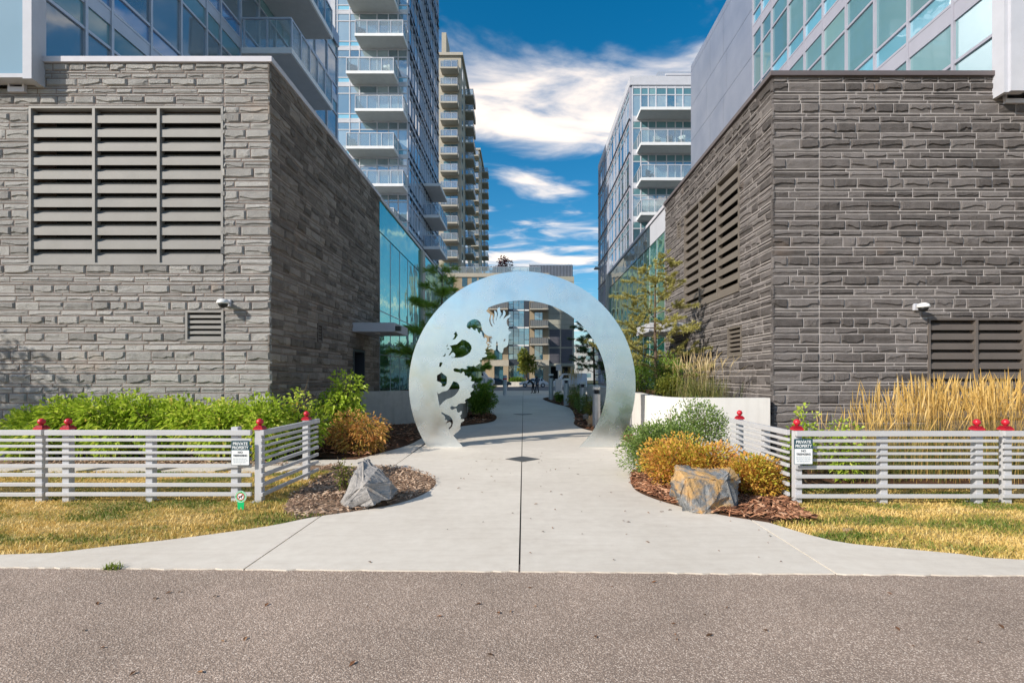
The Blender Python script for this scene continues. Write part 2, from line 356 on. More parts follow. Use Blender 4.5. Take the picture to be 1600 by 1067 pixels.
# ================================================================== GROUND
def struct(o): o['kind'] = 'structure'; return o
struct(MB().add([(-900,-900,-.06),(900,-900,-.06),(900,900,-.06),(-900,900,-.06)], [(0,1,2,3)]).build('ground', M['ground'], base=(0,0,-.06)))
def eY(x): return 4.30-.0215*x          # asphalt / concrete edge runs slightly askew
struct(MB().prism([(-45,-2.6),(45,-2.6),(45,eY(45)+.2),(-45,eY(-45)+.2)], -.055, 0.0).build('asphalt_path', M['asphalt'], base=(0,0,-.055)))
def clip(poly, a, b, c):                 # keep a*x+b*y<=c
    out = []
    for i in range(len(poly)):
        p, q = poly[i], poly[(i+1) % len(poly)]
        fp, fq = a*p[0]+b*p[1]-c, a*q[0]+b*q[1]-c
        if fp <= 0: out.append(p)
        if (fp < 0 < fq) or (fq < 0 < fp):
            t = fp/(fp-fq); out.append((p[0]+t*(q[0]-p[0]), p[1]+t*(q[1]-p[1])))
    return out
def smooth_open(pts, n=4):
    out = []
    for i in range(len(pts)-1):
        p0, p1, p2, p3 = pts[max(i-1,0)], pts[i], pts[i+1], pts[min(i+2,len(pts)-1)]
        for k in range(n):
            t = k/n
            out.append(tuple(.5*((2*p1[j])+(-p0[j]+p2[j])*t+(2*p0[j]-5*p1[j]+4*p2[j]-p3[j])*t*t+(-p0[j]+3*p1[j]-3*p2[j]+p3[j])*t**3) for j in (0,1)))
    out.append(pts[-1]); return out
g2 = lambda x, y: tuple(G(x, y)[:2])
left_edge = [(-30, 5.3), (-14, 4.97), (-8, 4.80), g2(0,868), g2(160,856), g2(300,840), g2(420,823), g2(490,809), g2(560,799), g2(620,788), g2(662,773), g2(681,757), g2(673,745), g2(640,734), g2(600,729)]
left_edge = smooth_open(left_edge, 3)
left_up = [(-3.6,9.55),(-6.0,9.5),(-6.0,9.95),(-3.3,10.1)]
left_bed = smooth_open([(-3.3,10.1),(-3.05,11.0),(-2.75,12.2),(-2.7,13.6),(-2.6,15.2),(-2.0,16.9),(-1.3,18.0),(-1.05,19.2),(-1.15,20.8),(-1.9,22.5),(-2.6,25)], 3)
right_up = smooth_open([(1.9,46),(1.8,33),(1.25,29.6),(1.05,27.6),(1.5,25.4),(2.1,23.4),(2.0,19.9),(1.75,17.9),(1.80,16.5),(2.05,15.4),(2.45,14.3),(2.6,12.8),(2.62,11.2),(2.4,9.6),(1.83,8.6),(1.62,7.6),(1.70,7.0),(1.98,6.45),(2.35,6.05),(2.75,5.75)], 3)
right_edge = smooth_open([(2.75,5.75), g2(1300,846), g2(1400,857.5), g2(1500,867), g2(1600,876), (7,4.42),(12,4.25),(30,3.85)], 3)
outline = left_edge+left_up+left_bed[1:]+[(-2.6,46),(-14,50),(-14,58.5),(22,58.5),(22,50)]+right_up+right_edge[1:]+[(30,eY(30)+.012)]+[(8-k*.07,eY(8-k*.07)+.012+rng.gauss(0,.006)+.012*mnoise.noise(Vector((k*.05,3,1)))) for k in range(229)]+[(-30,eY(-30)+.012)]
outline = outline[::-1]
area = sum(a[0]*b[1]-b[0]*a[1] for a, b in zip(outline, outline[1:]+outline[:1]))
if area < 0: outline = outline[::-1]
xj = [-99, -2.38, -.035, 2.6, 99]; yj = [-99, 10.15, 21.0, 24.5, 28, 33, 46, 99]
conc = struct(MB().prism(clip(outline, 0, 1, 19), -.05, -.006).build('concrete_path', M['seal'], base=(0,5,-.05)))
for i in range(len(xj)-1):
    for j in range(len(yj)-1):
        p = outline; gap = .008
        p = clip(p, 1, 0, xj[i+1]-gap); p = clip(p, -1, 0, -(xj[i]+gap)) if p else p
        gy0 = 0.006; p = clip(p, 0, 1, yj[j+1]-gy0) if p else p; p = clip(p, 0, -1, -(yj[j]+gy0)) if p else p
        if len(p) < 3: continue
        q = [a for k, a in enumerate(p) if (abs(a[0]-p[k-1][0])+abs(a[1]-p[k-1][1])) > 1e-5]
        if len(q) < 3 or abs(sum(a[0]*b[1]-b[0]*a[1] for a, b in zip(q, q[1:]+q[:1]))) < .1: continue
        MB().prism(q, lambda a: gz(a[1])-.045, lambda a: gz(a[1])+.012).build('slab', M['concrete'], parent=conc)
# street across the far end, kerb, far pavement
struct(MB().box(-70,70,58.6,83,-.05,-.02).build('street', plain('street_asphalt', (.16,.155,.16), .85, 0, .12, 1), base=(0,70,-.05)))
struct(MB().box(-70,70,83,84,-.05,.10).build('kerb', M['concrete'], base=(0,83.5,-.05)))
struct(MB().box(-70,70,84,92,-.05,.095).build('pavement', M['concrete'], base=(0,88,-.05)))
# planting beds
def bedmesh(name, poly, mat, z=.02, mound=0, kind='structure'):
    bm = bmesh.new(); vs_ = [bm.verts.new((p[0], p[1], z)) for p in poly]; bm.faces.new(vs_)
    bmesh.ops.triangulate(bm, faces=bm.faces[:]); 
    for _ in range(3): bmesh.ops.subdivide_edges(bm, edges=bm.edges[:], cuts=1)
    P2 = [Vector((p[0], p[1])) for p in poly]
    for v in bm.verts:
        q = Vector((v.co.x, v.co.y)); dmin = 9
        for a, b in zip(P2, P2[1:]+P2[:1]):
            ab = b-a; t = max(0, min(1, (q-a).dot(ab)/max(ab.length_squared, 1e-9))); dmin = min(dmin, (q-a-ab*t).length)
        v.co.z += gz(v.co.y)+mound*min(1, dmin/.6)*(1+.5*mnoise.noise(v.co*2.5))
    me = bpy.data.meshes.new(name); bmesh.ops.recalc_face_normals(bm, faces=bm.faces[:]); bm.to_mesh(me); bm.free(); me.materials.append(mat)
    me.polygons.foreach_set('use_smooth', [True]*len(me.polygons))
    o = bpy.data.objects.new(name, me); COL.objects.link(o); o['kind'] = kind; return o
rb_in = [p for p in right_up if 5.7 < p[1] < 11.3]
right_mulch = [(p[0]-.0, p[1]) for p in rb_in]+[(3.3,5.72),(3.45,6.6),(3.5,8.4),(3.4,10.45),(2.9,10.6)]
bedmesh('mulch_bed', right_mulch, M['soil'], .005, .06)
lb_in = [p for p in left_edge if p[0] > -2.62 and p[1] > 5.7]
left_mulch = lb_in+[(-3.2,9.0),(-3.3,8.2),(-3.2,7.0),(-2.9,6.2)]
bedmesh('mulch_bed', left_mulch, M['gravel'], .005, .03)
lfar = [(-5.2,10.9),(-3.28,10.2)]+[p for p in left_bed if p[1] < 22][1:]+[(-5.2,21.8)]
bedmesh('mulch_bed', lfar, M['soil'], -.01, .08)
rfar = [p for p in right_up if 10.4 < p[1] < 34]+[(3.6,11),(5.1,12),(5.1,34)]
bedmesh('mulch_bed', rfar, M['soil'], -.01, .08)
# lawns
lawn_l = [p for p in left_edge if p[0] < -2.3 and p[1] < 6.4]+[(-2.9,6.2),(-3.2,7.0),(-3.3,8.2),(-3.3,9.0),(-30,9.0)]
bedmesh('lawn', lawn_l, M['turf'], -.012, .02)
lawn_r = [(p[0],p[1]) for p in right_edge if p[0] > 2.6][::-1]+[(3.2,5.9),(3.45,6.6),(3.5,7.6),(30,7.6)]
bedmesh('lawn', lawn_r, M['turf'], -.012, .02)
bedmesh('planting_bed', [(-30,9.0),(-3.3,9.0),(-3.6,9.5),(-6.05,9.45),(-6.05,10),(-5.25,10.5),(-30,10.6)], M['gravel'], -.004, .02)
bedmesh('planting_bed', [(3.5,7.6),(30,7.6),(30,10.6),(3.5,10.4)], M['soil'], -.004, .02)
struct(MB().box(-60,60,-7,-2.6,-.06,-.03).build('riverside_lawn', M['turf'], base=(0,-5,-.06)))
def mk_water():
    m, t, b = base_mat('river_water'); b.inputs['Base Color'].default_value = (.05,.10,.12,1); b.inputs['Roughness'].default_value = .12
    L(t, bump(t, noise_(t, 1.5, 4), .3, .1), b.inputs['Normal']); return m
struct(MB().box(-300,300,-52,-7,-.4,-.045).build('river', mk_water(), base=(0,-30,-.4)))
# stepping slabs behind the left fence
sp = struct(MB().box(-11.5,-4.2,8.72,9.42,-.05,-.008).build('slab_walk', M['soil'], base=(-8,9,-.05)))
x = -11.2
while x < -4.3:
    wd = 1.18; k = rng.uniform(-.03,.03)
    MB().prism([(x+.25,8.78+k),(x+.25+wd*.78,8.78+k),(x+wd*.78+.47,9.34+k),(x+.47,9.34+k)], -.02, .03).build('slab', M['concrete'], parent=sp); x += wd
# ------------------------------------------------------------------ loose chips and grass blades
def inpoly(poly, x, y):
    c = False; n = len(poly)
    for i in range(n):
        x1, y1 = poly[i]; x2, y2 = poly[i-1]
        if (y1 > y) != (y2 > y) and x < (x2-x1)*(y-y1)/(y2-y1)+x1: c = not c
    return c
def scatter(poly, n, dens=None):
    xs = [p[0] for p in poly]; ys = [p[1] for p in poly]; out = []
    tries = 0
    while len(out) < n and tries < n*40:
        tries += 1; x = rng.uniform(min(xs), max(xs)); y = rng.uniform(min(ys), max(ys))
        if inpoly(poly, x, y) and (dens is None or rng.random() < dens(x, y)): out.append((x, y))
    return out
def chips(name, poly, n, mat, size, zb, label, cat='wood chips'):
    mb = MB()
    for x, y in scatter(poly, n):
        l = size*rng.uniform(.5,1.7); w_ = size*rng.uniform(.18,.5); h = size*rng.uniform(.06,.16)
        m = Matrix.Translation((x, y, zb+gz(y)+rng.uniform(0,.035))) @ Matrix.Rotation(rng.uniform(0,6.28),4,'Z') @ Matrix.Rotation(rng.gauss(0,.3),4,'X') @ Matrix.Rotation(rng.gauss(0,.3),4,'Y')
        mb.tint = rng.random()
        c = [m @ Vector(p) for p in ((-l,-w_*.6,0),(-l*.2,-w_,0),(l,-w_*.4,0),(l*.8,w_*.7,0),(-l*.7,w_,0))]
        c += [m @ Vector(p) for p in ((-l*.9,-w_*.4,h),(-l*.2,-w_*.8,h*1.4),(l*.9,-w_*.3,h),(l*.7,w_*.5,h*1.2),(-l*.6,w_*.8,h))]
        mb.add([v/1 for v in c], [(5,6,7,8,9),(0,1,6,5),(1,2,7,6),(2,3,8,7),(3,4,9,8),(4,0,5,9)])
    o = mb.build(name, mat, base=(poly[0][0],poly[0][1],0), tint=True); o['kind'] = 'stuff'; tag(o, label, cat); return o
near_r = clip(right_mulch, 0, 1, 9.0)
chips('bark_chips', near_r, 3600, M['chip'], .042, .045, 'red brown bark chips covering the bed round the rusty boulder', 'bark chips')
chips('bark_chips', left_mulch, 2600, M['chip_p'], .028, .025, 'pale dusty wood chips round the pointed grey boulder', 'wood chips')
chips('bark_chips', lfar, 1500, M['chip'], .05, .06, 'orange brown mulch below the round green bush', 'bark chips')
chips('bark_chips', clip(rfar, 0, 1, 26), 1400, M['chip'], .05, .06, 'brown mulch at the feet of the lamp bollards', 'bark chips')
chips('bark_chips', [(-9.6,9.42),(-3.6,9.52),(-3.6,9.0),(-3.35,9.0),(-3.35,9.45),(-6,9.95),(-9.6,9.95)], 1200, M['chip_p'], .035, .02, 'pale mulch strip under the long green hedge', 'wood chips')
def blades(name, poly, n, mat, hgt, label, kind='stuff', keep=None, wid=.006, lean=1.3):
    pts = scatter(poly, n, keep); n = len(pts); p = np.array(pts)
    h = hgt*nrng.uniform(.4,1.25,n); a = nrng.uniform(0,2*np.pi,n); ln = h*nrng.uniform(.1,lean,n)*1.2; ww = wid*nrng.uniform(.6,1.3,n)
    a2 = a+nrng.normal(0,.9,n)+1.57
    patch = np.array([mnoise.fractal(Vector((x*.9, y*2.2, 3)), 1, 2, 4) for x, y in pts])
    z0 = np.full(n, -.005)
    b0 = np.stack([p[:,0]+np.cos(a2)*ww, p[:,1]+np.sin(a2)*ww, z0],1); b1 = np.stack([p[:,0]-np.cos(a2)*ww, p[:,1]-np.sin(a2)*ww, z0],1)
    md = np.stack([p[:,0]+np.cos(a)*ln*.4, p[:,1]+np.sin(a)*ln*.4, h*.65],1); tp = np.stack([p[:,0]+np.cos(a)*ln, p[:,1]+np.sin(a)*ln, h],1)
    off = np.stack([np.cos(a2)*ww*.7, np.sin(a2)*ww*.7, 0*ww],1)
    v = np.stack([b0, b1, md+off, md-off, tp],1).reshape(-1,3)
    i = np.arange(n)[:,None]*5
    quads = (i+np.array([0,2,3,1])).tolist(); tris = (i+np.array([2,4,3])).tolist()
    me = bpy.data.meshes.new(name); me.from_pydata(v.tolist(), [], quads+tris); me.materials.append(mat)
    at = me.attributes.new('tint','FLOAT','POINT'); tv = np.clip(.49+patch*.9+nrng.normal(0,.17,n),0,1)
    at.data.foreach_set('value', np.repeat(tv,5)); me.update()
    o = bpy.data.objects.new(name, me); COL.objects.link(o); tag(o, label, 'grass', None, kind); return o
M['grass'] = leaf_mat('dry_grass', [(.16,(.13,.19,.03)), (.34,(.32,.32,.07)), (.5,(.60,.44,.13)), (.72,(.80,.58,.20)), (.95,(.86,.66,.30))], .3)
fr_l = clip(clip(lawn_l, -1, 0, 10.2), 0, 1, 8.9)
blades('grass', fr_l, 62000, M['grass'], .036, 'dry yellow green lawn under and before the left fence')
fr_r = clip(clip(lawn_r, 1, 0, 9.5), 0, 1, 7.6)
blades('grass', fr_r, 46000, M['grass'], .036, 'dry straw coloured lawn before the right fence')
WEED = leaf_mat('weed_green', [(.2,(.10,.16,.02)),(.8,(.28,.34,.05))], .3)
blades('grass', [(-3.6,4.36),(-3.45,4.36),(-3.45,4.44),(-3.6,4.44)], 70, WEED, .05, 'small green weed tuft at the asphalt edge', 'stuff')
# plaques set in the paving
for (Y, s_) in ((10.15,.34),(21.0,.40)):
    c = (-.02, Y)
    o = MB().prism([(c[0]-s_,c[1]),(c[0],c[1]-s_),(c[0]+s_,c[1]),(c[0],c[1]+s_)], .008+gz(Y), .018+gz(Y)).build('floor_plaque', M['plate'])
    tag(o, 'dark diamond plaque in the paving just before the steel ring' if Y < 15 else 'dark diamond plaque in the shaded path beyond the steel ring', 'plaque')
# stray leaves on the paving
M['litter'] = mk_chip('dry_leaf', [(.1,(.06,.035,.02)),(.6,(.22,.10,.05)),(1,(.35,.2,.1))])
mb = MB()
for k in range(130):
    x = rng.uniform(-1.4,2.6) if k < 90 else rng.uniform(-3.4,3.4); y = rng.uniform(4.5,11) if k < 90 else rng.uniform(2.8,4.15); s_ = rng.uniform(.008,.028); a = rng.uniform(0,6.28); mb.tint = rng.random()
    if k < 90 and not inpoly(outline, x, y): continue
    c = Vector((x,y,.018 if k < 90 else .006)); u = Vector((math.cos(a),math.sin(a),.2))*s_; v = Vector((-math.sin(a),math.cos(a),.1))*s_*.5
    mb.add([c-u, c-v+Vector((0,0,.006)), c+u, c+v+Vector((0,0,.004))], [(0,1,2),(0,2,3)])
o = mb.build('leaf_litter', M['litter'], base=(0,5,0.01), tint=True); tag(o, 'a few dry brown leaf bits scattered on pale concrete', 'leaf litter', None, 'stuff')

# ================================================================== STONE BUILDINGS
DW = 10.6
def stone_layout(u0, u1, z0, z1, opens, seams):
    """courses of rock faced stone; opens = (ua,ub,za,zb)"""
    keys = sorted({z0, z1, *[o[2] for o in opens if z0 < o[2] < z1], *[o[3] for o in opens if z0 < o[3] < z1]})
    pat = [.205,.135,.066,.205,.135,.205,.135,.066,.205,.066,.135,.066,.205,.135,.066]; pi = rng.randrange(15); cs = []
    for a, b in zip(keys, keys[1:]):
        hs_ = []; s_ = 0
        while s_ < (b-a)-.03: hs_.append(pat[pi % 15]); s_ += hs_[-1]; pi += 1
        if not hs_: hs_ = [b-a]; s_ = b-a
        k = (b-a)/s_; z = a
        for h in hs_: cs.append((z, z+h*k)); z += h*k
    out = []
    for za, zb in cs:
        cuts = [(o[0], o[1]) for o in opens if za < o[3]-.01 and zb > o[2]+.01]
        segs = [(u0, u1)]
        for ca, cb_ in cuts:
            ns = []
            for a, b in segs:
                if cb_ <= a or ca >= b: ns.append((a, b)); continue
                if ca > a: ns.append((a, ca))
                if cb_ < b: ns.append((cb_, b))
            segs = ns
        for sm in seams:
            segs = [q for a, b in segs for q in (((a, sm), (sm, b)) if a < sm < b else ((a, b),))]
        h = zb-za
        for a, b in segs:
            u = a
            while u < b-.001:
                l = (rng.uniform(.26,.66) if h > .15 else rng.uniform(.3,.75) if h > .09 else rng.uniform(.4,.95))
                if b-u-l < .2: l = b-u
                out.append((u, min(u+l, b), za, zb)); u += l
    return out
def stone_geo(fr, s_, mb, deep=1.0):
    u0, u1, z0, z1 = s_; g = .0092; u0 += g; u1 -= g; z0 += g; z1 -= g
    if s_[0] == 0: u0 = -rng.uniform(0,.035)
    w_, h = u1-u0, z1-z0; nx = 6 if w_ > .25 else 4; nz = 4 if h > .13 else 3 if h > .085 else 2
    amp = min(.035, .012+h*.125)*deep
    V_ = []; style = rng.random() < .88
    if style:
        # flat split face with a ragged break along the lower edge
        amp *= rng.uniform(.75,1.1); bk = rng.uniform(.1,.38); tx, tz = rng.gauss(0,.12), rng.gauss(0,.15); bks = []
        for i in range(nx+1): bk = min(.5, max(.08, bk+rng.gauss(0,.13))); bks.append(bk)
        rows_ = {2: [0,'o',1], 3: [0,'u','o',1], 4: [0,'u','o',.9,1]}[nz]
        for rj in rows_:
            for i in range(nx+1):
                eg = i in (0,nx); mm = min(.15, .03/w_); a = (0,mm,.27,.5,.74,1-mm,1)[i] if nx == 6 else (0,mm,.5,1-mm,1)[i]; a2 = a if i in (0,1,nx-1,nx) else a+rng.uniform(-.1,.1)
                face = amp*(1+tx*(a-.5)+tz*.3)*rng.uniform(.94,1.06)
                if rj == 0: b, n = 0, .004
                elif rj == 'u': b, n = bks[i]-.03, amp*rng.uniform(.15,.5)
                elif rj == 'o': b, n = bks[i]+rng.uniform(.02,.08), face
                elif rj == 1: b, n = 1, amp*rng.uniform(.1,.35)
                else: b, n = rj+rng.uniform(-.06,.06), face
                if eg: n = .003
                V_.append(fr(u0+a2*w_, z0+b*h, n))
    else:
        pl = []
        for k in range(rng.choice((2,3,3,4))):
            cx_, cz_ = rng.uniform(.15,.85), rng.uniform(.2,.8)
            pl.append((cx_, cz_, rng.uniform(.55,1.15), rng.gauss(0,.7), rng.gauss(.45,1.2)))
        for j in range(nz+1):
            for i in range(nx+1):
                a, b = i/nx, j/nz; edge = i in (0,nx) or j in (0,nz)
                if not edge: a += rng.uniform(-.35,.35)/nx; b += rng.uniform(-.3,.3)/nz
                if edge: n = .006*deep*rng.uniform(.6,1.4)
                else:
                    n = amp*min(p[2]+p[3]*(a-p[0])+p[4]*(b-p[1]) for p in pl)*rng.uniform(.9,1.1); n = max(.004, min(n, amp*1.15))
                V_.append(fr(u0+a*w_, z0+b*h, n))
    fs = [(j*(nx+1)+i, j*(nx+1)+i+1, (j+1)*(nx+1)+i+1, (j+1)*(nx+1)+i) for j in range(nz) for i in range(nx)]
    ring = [i for i in range(nx+1)]+[(j)*(nx+1)+nx for j in range(1,nz+1)]+[nz*(nx+1)+i for i in range(nx-1,-1,-1)]+[j*(nx+1) for j in range(nz-1,0,-1)]
    nb = len(V_)
    for (a, b) in ((u0,z0),(u1,z0),(u1,z1),(u0,z1)): V_.append(fr(a, b, -.03))
    c0, c1, c2, c3 = 0, nx, nx+nz, 2*nx+nz; rl = len(ring)
    def side(i0, i1, va, vb): idx = [ring[k % rl] for k in range(i0, i1+1)]; fs.append(tuple(idx[::-1]+[va, vb]))
    side(c0, c1, nb, nb+1); side(c1, c2, nb+1, nb+2); side(c2, c3, nb+2, nb+3); side(c3, rl, nb+3, nb)
    if (fr(1,0,0)-fr(0,0,0)).cross(Vector((0,0,1))).dot(fr(0,0,1)-fr(0,0,0)) < 0: fs = [f[::-1] for f in fs]
    mb.tint = rng.random(); mb.add(V_, fs)
def louver(root, fr, ua, ub, za, zb, bays, nbl, mat, depth=.16, void=True, slant=.6):
    fm = MB(); t = .045
    fm.fbox(fr, ua, ub, zb-t, zb, -.12, .03); fm.fbox(fr, ua, ub, za, za+t, -.12, .035)
    fm.fbox(fr, ua, ua+t, za+t, zb-t, -.12, .03); fm.fbox(fr, ub-t, ub, za+t, zb-t, -.12, .03)
    bw = (ub-ua)/bays
    for k in range(1, bays): fm.fbox(fr, ua+k*bw-.028, ua+k*bw+.028, za+t, zb-t, -.12, .028)
    lo = fm.build('louver', mat, parent=root)
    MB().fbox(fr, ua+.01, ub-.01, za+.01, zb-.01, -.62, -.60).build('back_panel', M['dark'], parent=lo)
    ph = (zb-za-2*t)/nbl; src = None
    for b in range(bays):
        a0 = ua+b*bw+(t if b == 0 else .03); a1 = ua+(b+1)*bw-(t if b == bays-1 else .03)
        for k in range(nbl):
            z = za+t+k*ph; mb = MB()
            # blade: a vertical face at the lower front, sloping back and up
            pr = [(.0,z+.0),(.0,z+ph*.52),(-.025,z+ph*.54),(-.15,z+ph*.96),(-.165,z+ph*.94),(-.045,z+ph*.5),(-.02,z)]
            n = len(pr); vs_ = [fr(a0,p[1],p[0]) for p in pr]+[fr(a1,p[1],p[0]) for p in pr]
            bf = [tuple(range(n-1,-1,-1)), tuple(range(n,2*n))]+[(i,(i+1)%n,n+(i+1)%n,n+i) for i in range(n)]
            if (fr(1,0,0)-fr(0,0,0)).cross(Vector((0,0,1))).dot(fr(0,0,1)-fr(0,0,0)) < 0: bf = [f[::-1] for f in bf]
            mb.add(vs_, bf)
            mb.build('blade', mat, parent=lo)
    return lo
def stone_building(name, sgn, X, top, ends, front_open, side_open, seams, smat, sside, mortar, cop, label):
    """sgn=-1 left, +1 right; corner at (X,DW)."""
    root = empty(name, (X+sgn*5, DW, 0), label, 'building')
    far = ends[1]
    fF = frame((X,DW,0), (sgn,0,0), (0,-1,0)); fS = frame((X,DW,0), (0,1,0), (-sgn,0,0))
    xo = ends[0]                        # outward extent from corner
    # core walls with real openings left behind louvers
    def core(fr, u0, u1, opens, nm):
        mb = MB(); us = sorted({u0,u1,*[o[0] for o in opens],*[o[1] for o in opens]}); zs = sorted({0,top,*[o[2] for o in opens],*[o[3] for o in opens]})
        for a, b in zip(us, us[1:]):
            for c, d in zip(zs, zs[1:]):
                if any(o[0] <= (a+b)/2 <= o[1] and o[2] <= (c+d)/2 <= o[3] for o in opens): continue
                mb.fbox(fr, a, b, c, d, -.6, .0)
        return mb.build(nm, mortar, parent=root)
    wf = core(fF, 0.0 if sgn > 0 else 0.0, xo, front_open, 'wall'); ws = core(fS, .601, far-DW, side_open, 'wall')
    st = [(s_, fF, smat) for s_ in stone_layout(0, min(xo, 5.9), -.05, top, front_open, seams)]
    ss = [(s_, fS, sside) for s_ in stone_layout(0, far-DW, -.05, top, side_open, [])]
    def score(e):
        s_, fr, m = e; c = fr((s_[0]+s_[1])/2, (s_[2]+s_[3])/2, 0); px = CX+F*c.x/c.y
        if px < -10 or px > 1610 or c.z < .35: return 0
        nrm = 1 if fr is fF else abs(c.x)/c.y
        return (s_[1]-s_[0])*(s_[3]-s_[2])*nrm/c.y**2
    al = sorted(st+ss, key=score, reverse=True)
    for e in al[:300]:
        mb = MB(); stone_geo(e[1], e[0], mb)
        mb.build('stone', e[2], parent=wf if e[1] is fF else ws, tint=True)
    for fr, m, pw in ((fF, smat, wf), (fS, sside, ws)):
        mb = MB()
        for e in al[300:]:
            if e[1] is fr: stone_geo(fr, e[0], mb)
        o = mb.build('stone_veneer', m, parent=pw, tint=True); o['kind'] = 'stuff'
    return root, fF, fS
sx_ = 75.5
XL, XR = -5.25, 5.15
def fu_l(px): return -(px-CX)/sx_+XL          # left front u from pixel
def fu_r(px): return (px-CX)/sx_-XR
def fz(py): return EYE-(py-CY)/sx_
TL, TR = 8.12, 7.84
lo1 = (fu_l(349.5), fu_l(46.5), fz(414.5), fz(167)); lo2 = (fu_l(350), fu_l(290.5), fz(533.5), fz(485))
notchL = (fu_l(60), 9.0, fz(137), TL+.5)
door_l = (15.75-DW, 16.9-DW, 0, fz(0) and 2.52)
ventL = (13.02-DW, 13.32-DW, 2.52, 3.0)
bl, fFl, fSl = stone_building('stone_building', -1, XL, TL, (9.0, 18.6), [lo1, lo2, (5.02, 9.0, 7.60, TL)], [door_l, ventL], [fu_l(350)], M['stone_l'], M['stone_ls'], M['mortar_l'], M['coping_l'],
    'pale grey rock faced stone block with wide silver louvers left of the ring')
louver(bl, fFl, *lo1, 3, 11, M['louver_l']); louver(bl, fFl, *lo2, 1, 5, M['louver_l'])
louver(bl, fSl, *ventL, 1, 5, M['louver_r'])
lo3 = (fu_r(1449.5), fu_r(1449.5)+3.0, .55, fz(497)); lo4 = (12.19-DW, 16.35-DW, 3.68, 6.77); lo5 = (12.06-DW, 12.87-DW, 2.13, 2.86)
ventR = (16.75-DW, 17.1-DW, 6.2, 6.75)
br, fFr, fSr = stone_building('stone_building', 1, XR, TR, (9.0, 18.56), [lo3, (fu_r(1567), 9.0, 7.36, TR)], [lo4, lo5, ventR, (15.75-DW, 16.9-DW, 0, 2.5)], [fu_r(1280)], M['stone_r'], M['stone_r'], M['mortar_r'], M['coping_r'],
    'dark brown rock faced stone block with bronze louvers right of the ring')
louver(br, fFr, *lo3, 3, 11, M['louver_r']); louver(br, fSr, *lo4, 3, 11, M['louver_rs']); louver(br, fSr, *lo5, 1, 6, M['louver_rs']); louver(br, fSr, *ventR, 1, 5, M['louver_rs'])
# copings and flashings
def coping(root, fF, fS, top, xe, far, mat, h):
    mb = MB(); mb.fbox(fF, -.07, xe, top, top+h, -.7, .07); mb.fbox(fS, .701, far-DW+.05, top, top+h, -.7, .07)
    mb.build('coping', mat, parent=root, bevel=.006)
coping(bl, fFl, fSl, TL, 5.02, 18.6, M['coping_l'], .115); coping(br, fFr, fSr, TR, fu_r(1567), 18.56, M['coping_r'], .10)
mb = MB(); mb.fbox(fFl, 5.02, 5.06, 7.60, TL+.115, -.5, .075); mb.fbox(fFl, 5.02, 5.36, 7.50, 7.60, -.5, .075); mb.fbox(fFl, 5.32, 5.36, 7.60, 7.78, -.5, .073); mb.build('flashing', M['coping_l'], parent=bl)
u = fu_r(1567); mb = MB(); mb.fbox(fFr, u, u+.03, 7.36, TR+.1, -.5, .07); mb.fbox(fFr, u, u+.9, 7.27, 7.36, -.5, .075); mb.build('flashing', M['coping_l'], parent=br)
# flat roofs
for rt, s_, X_, t_, f_ in ((bl,-1,XL,TL,18.6),(br,1,XR,TR,18.56)):
    a, b = sorted((X_+s_*.71, X_+s_*12)); MB().box(a, b, DW+.71, f_, t_-.25, t_-.02).build('roof', M['slab_soffit'], parent=rt)
    a, b = sorted((X_+s_*9.0, X_+s_*14)); MB().box(a, b, DW+.02, f_, 0, t_-.26).build('wall', M['mortar_l'] if s_ < 0 else M['mortar_r'], parent=rt)
# entrance doors and canopies in the side walls
for rt, fr, s_, lab in ((bl,fSl,-1,'l'),(br,fSr,1,'r')):
    a, b = 15.75-DW, 16.9-DW
    d_ = MB().fbox(fr, a+.10, b-.06, 0, 2.42, -.42, -.37).build('door', M['dark'], parent=rt)
    fm = MB(); fm.fbox(fr, a, a+.10, 0, 2.5, -.5, .02); fm.fbox(fr, b-.06, b, 0, 2.5, -.5, .02); fm.fbox(fr, a+.1, b-.06, 2.42, 2.5, -.5, .02)
    fm.build('door_frame', M['mullion_d'], parent=d_)
    MB().fbox(fr, b-.22, b-.18, .9, 1.25, -.37, -.31).build('handle', M['galv'], parent=d_)
    c = MB().fbox(fr, a-.05, b+.55, 3.02, 3.30, 0, 1.30).build('entrance_canopy', M['white_metal'], parent=rt, bevel=.01)
    q = fr((a+b)/2, 3.0, .6); MB().lathe(q, [(.09,0),(.09,.03)], 16).build('downlight', M['lens'], parent=c)
# canopy spotlight, dome cameras
def dome_cam(px, py, fr, u, z, label):
    c = fr(u, z, .04); r = empty('security_camera', c, label, 'camera', 'dome cameras on the stone walls')
    MB().fbox(fr, u-.06, u+.06, z-.06, z+.08, .0, .06).build('wall_plate', M['white_metal'], parent=r, bevel=.01)
    MB().tube([fr(u,z+.03,.05), fr(u,z+.05,.15), fr(u,z+.03,.2)], .028, 10).build('arm', M['white_metal'], parent=r, smooth=True)
    q = fr(u, z+.0, .22)
    MB().lathe(q, [(.0,.075),(.05,.07),(.10,.045),(.118,.0),(.118,-.02),(.10,-.028)], 20).build('housing', M['lens'], parent=r, smooth=True)
    MB().lathe(q, [(.092,-.02),(.085,-.06),(.06,-.092),(.02,-.108),(.0,-.11)], 20).build('dome', M['black'], parent=r, smooth=True)
dome_cam(0,0,fFl, fu_l(358), fz(475), 'white dome camera by the small vent on the pale stone wall')
dome_cam(0,0,fFr, fu_r(1430), fz(481), 'white dome camera above the bronze louver on the dark stone wall')
q = Vector((-3.98,15.8,3.2)); r = empty('spotlight', q, 'small black spotlight at the end of the left entrance canopy', 'spotlight')
MB().box(-3.95,-3.80,15.75,15.95,3.06,3.2).build('housing', M['black'], parent=r, bevel=.01); MB().box(-3.99,-3.94,15.8,15.9,3.1,3.16).build('bracket', M['black'], parent=r)
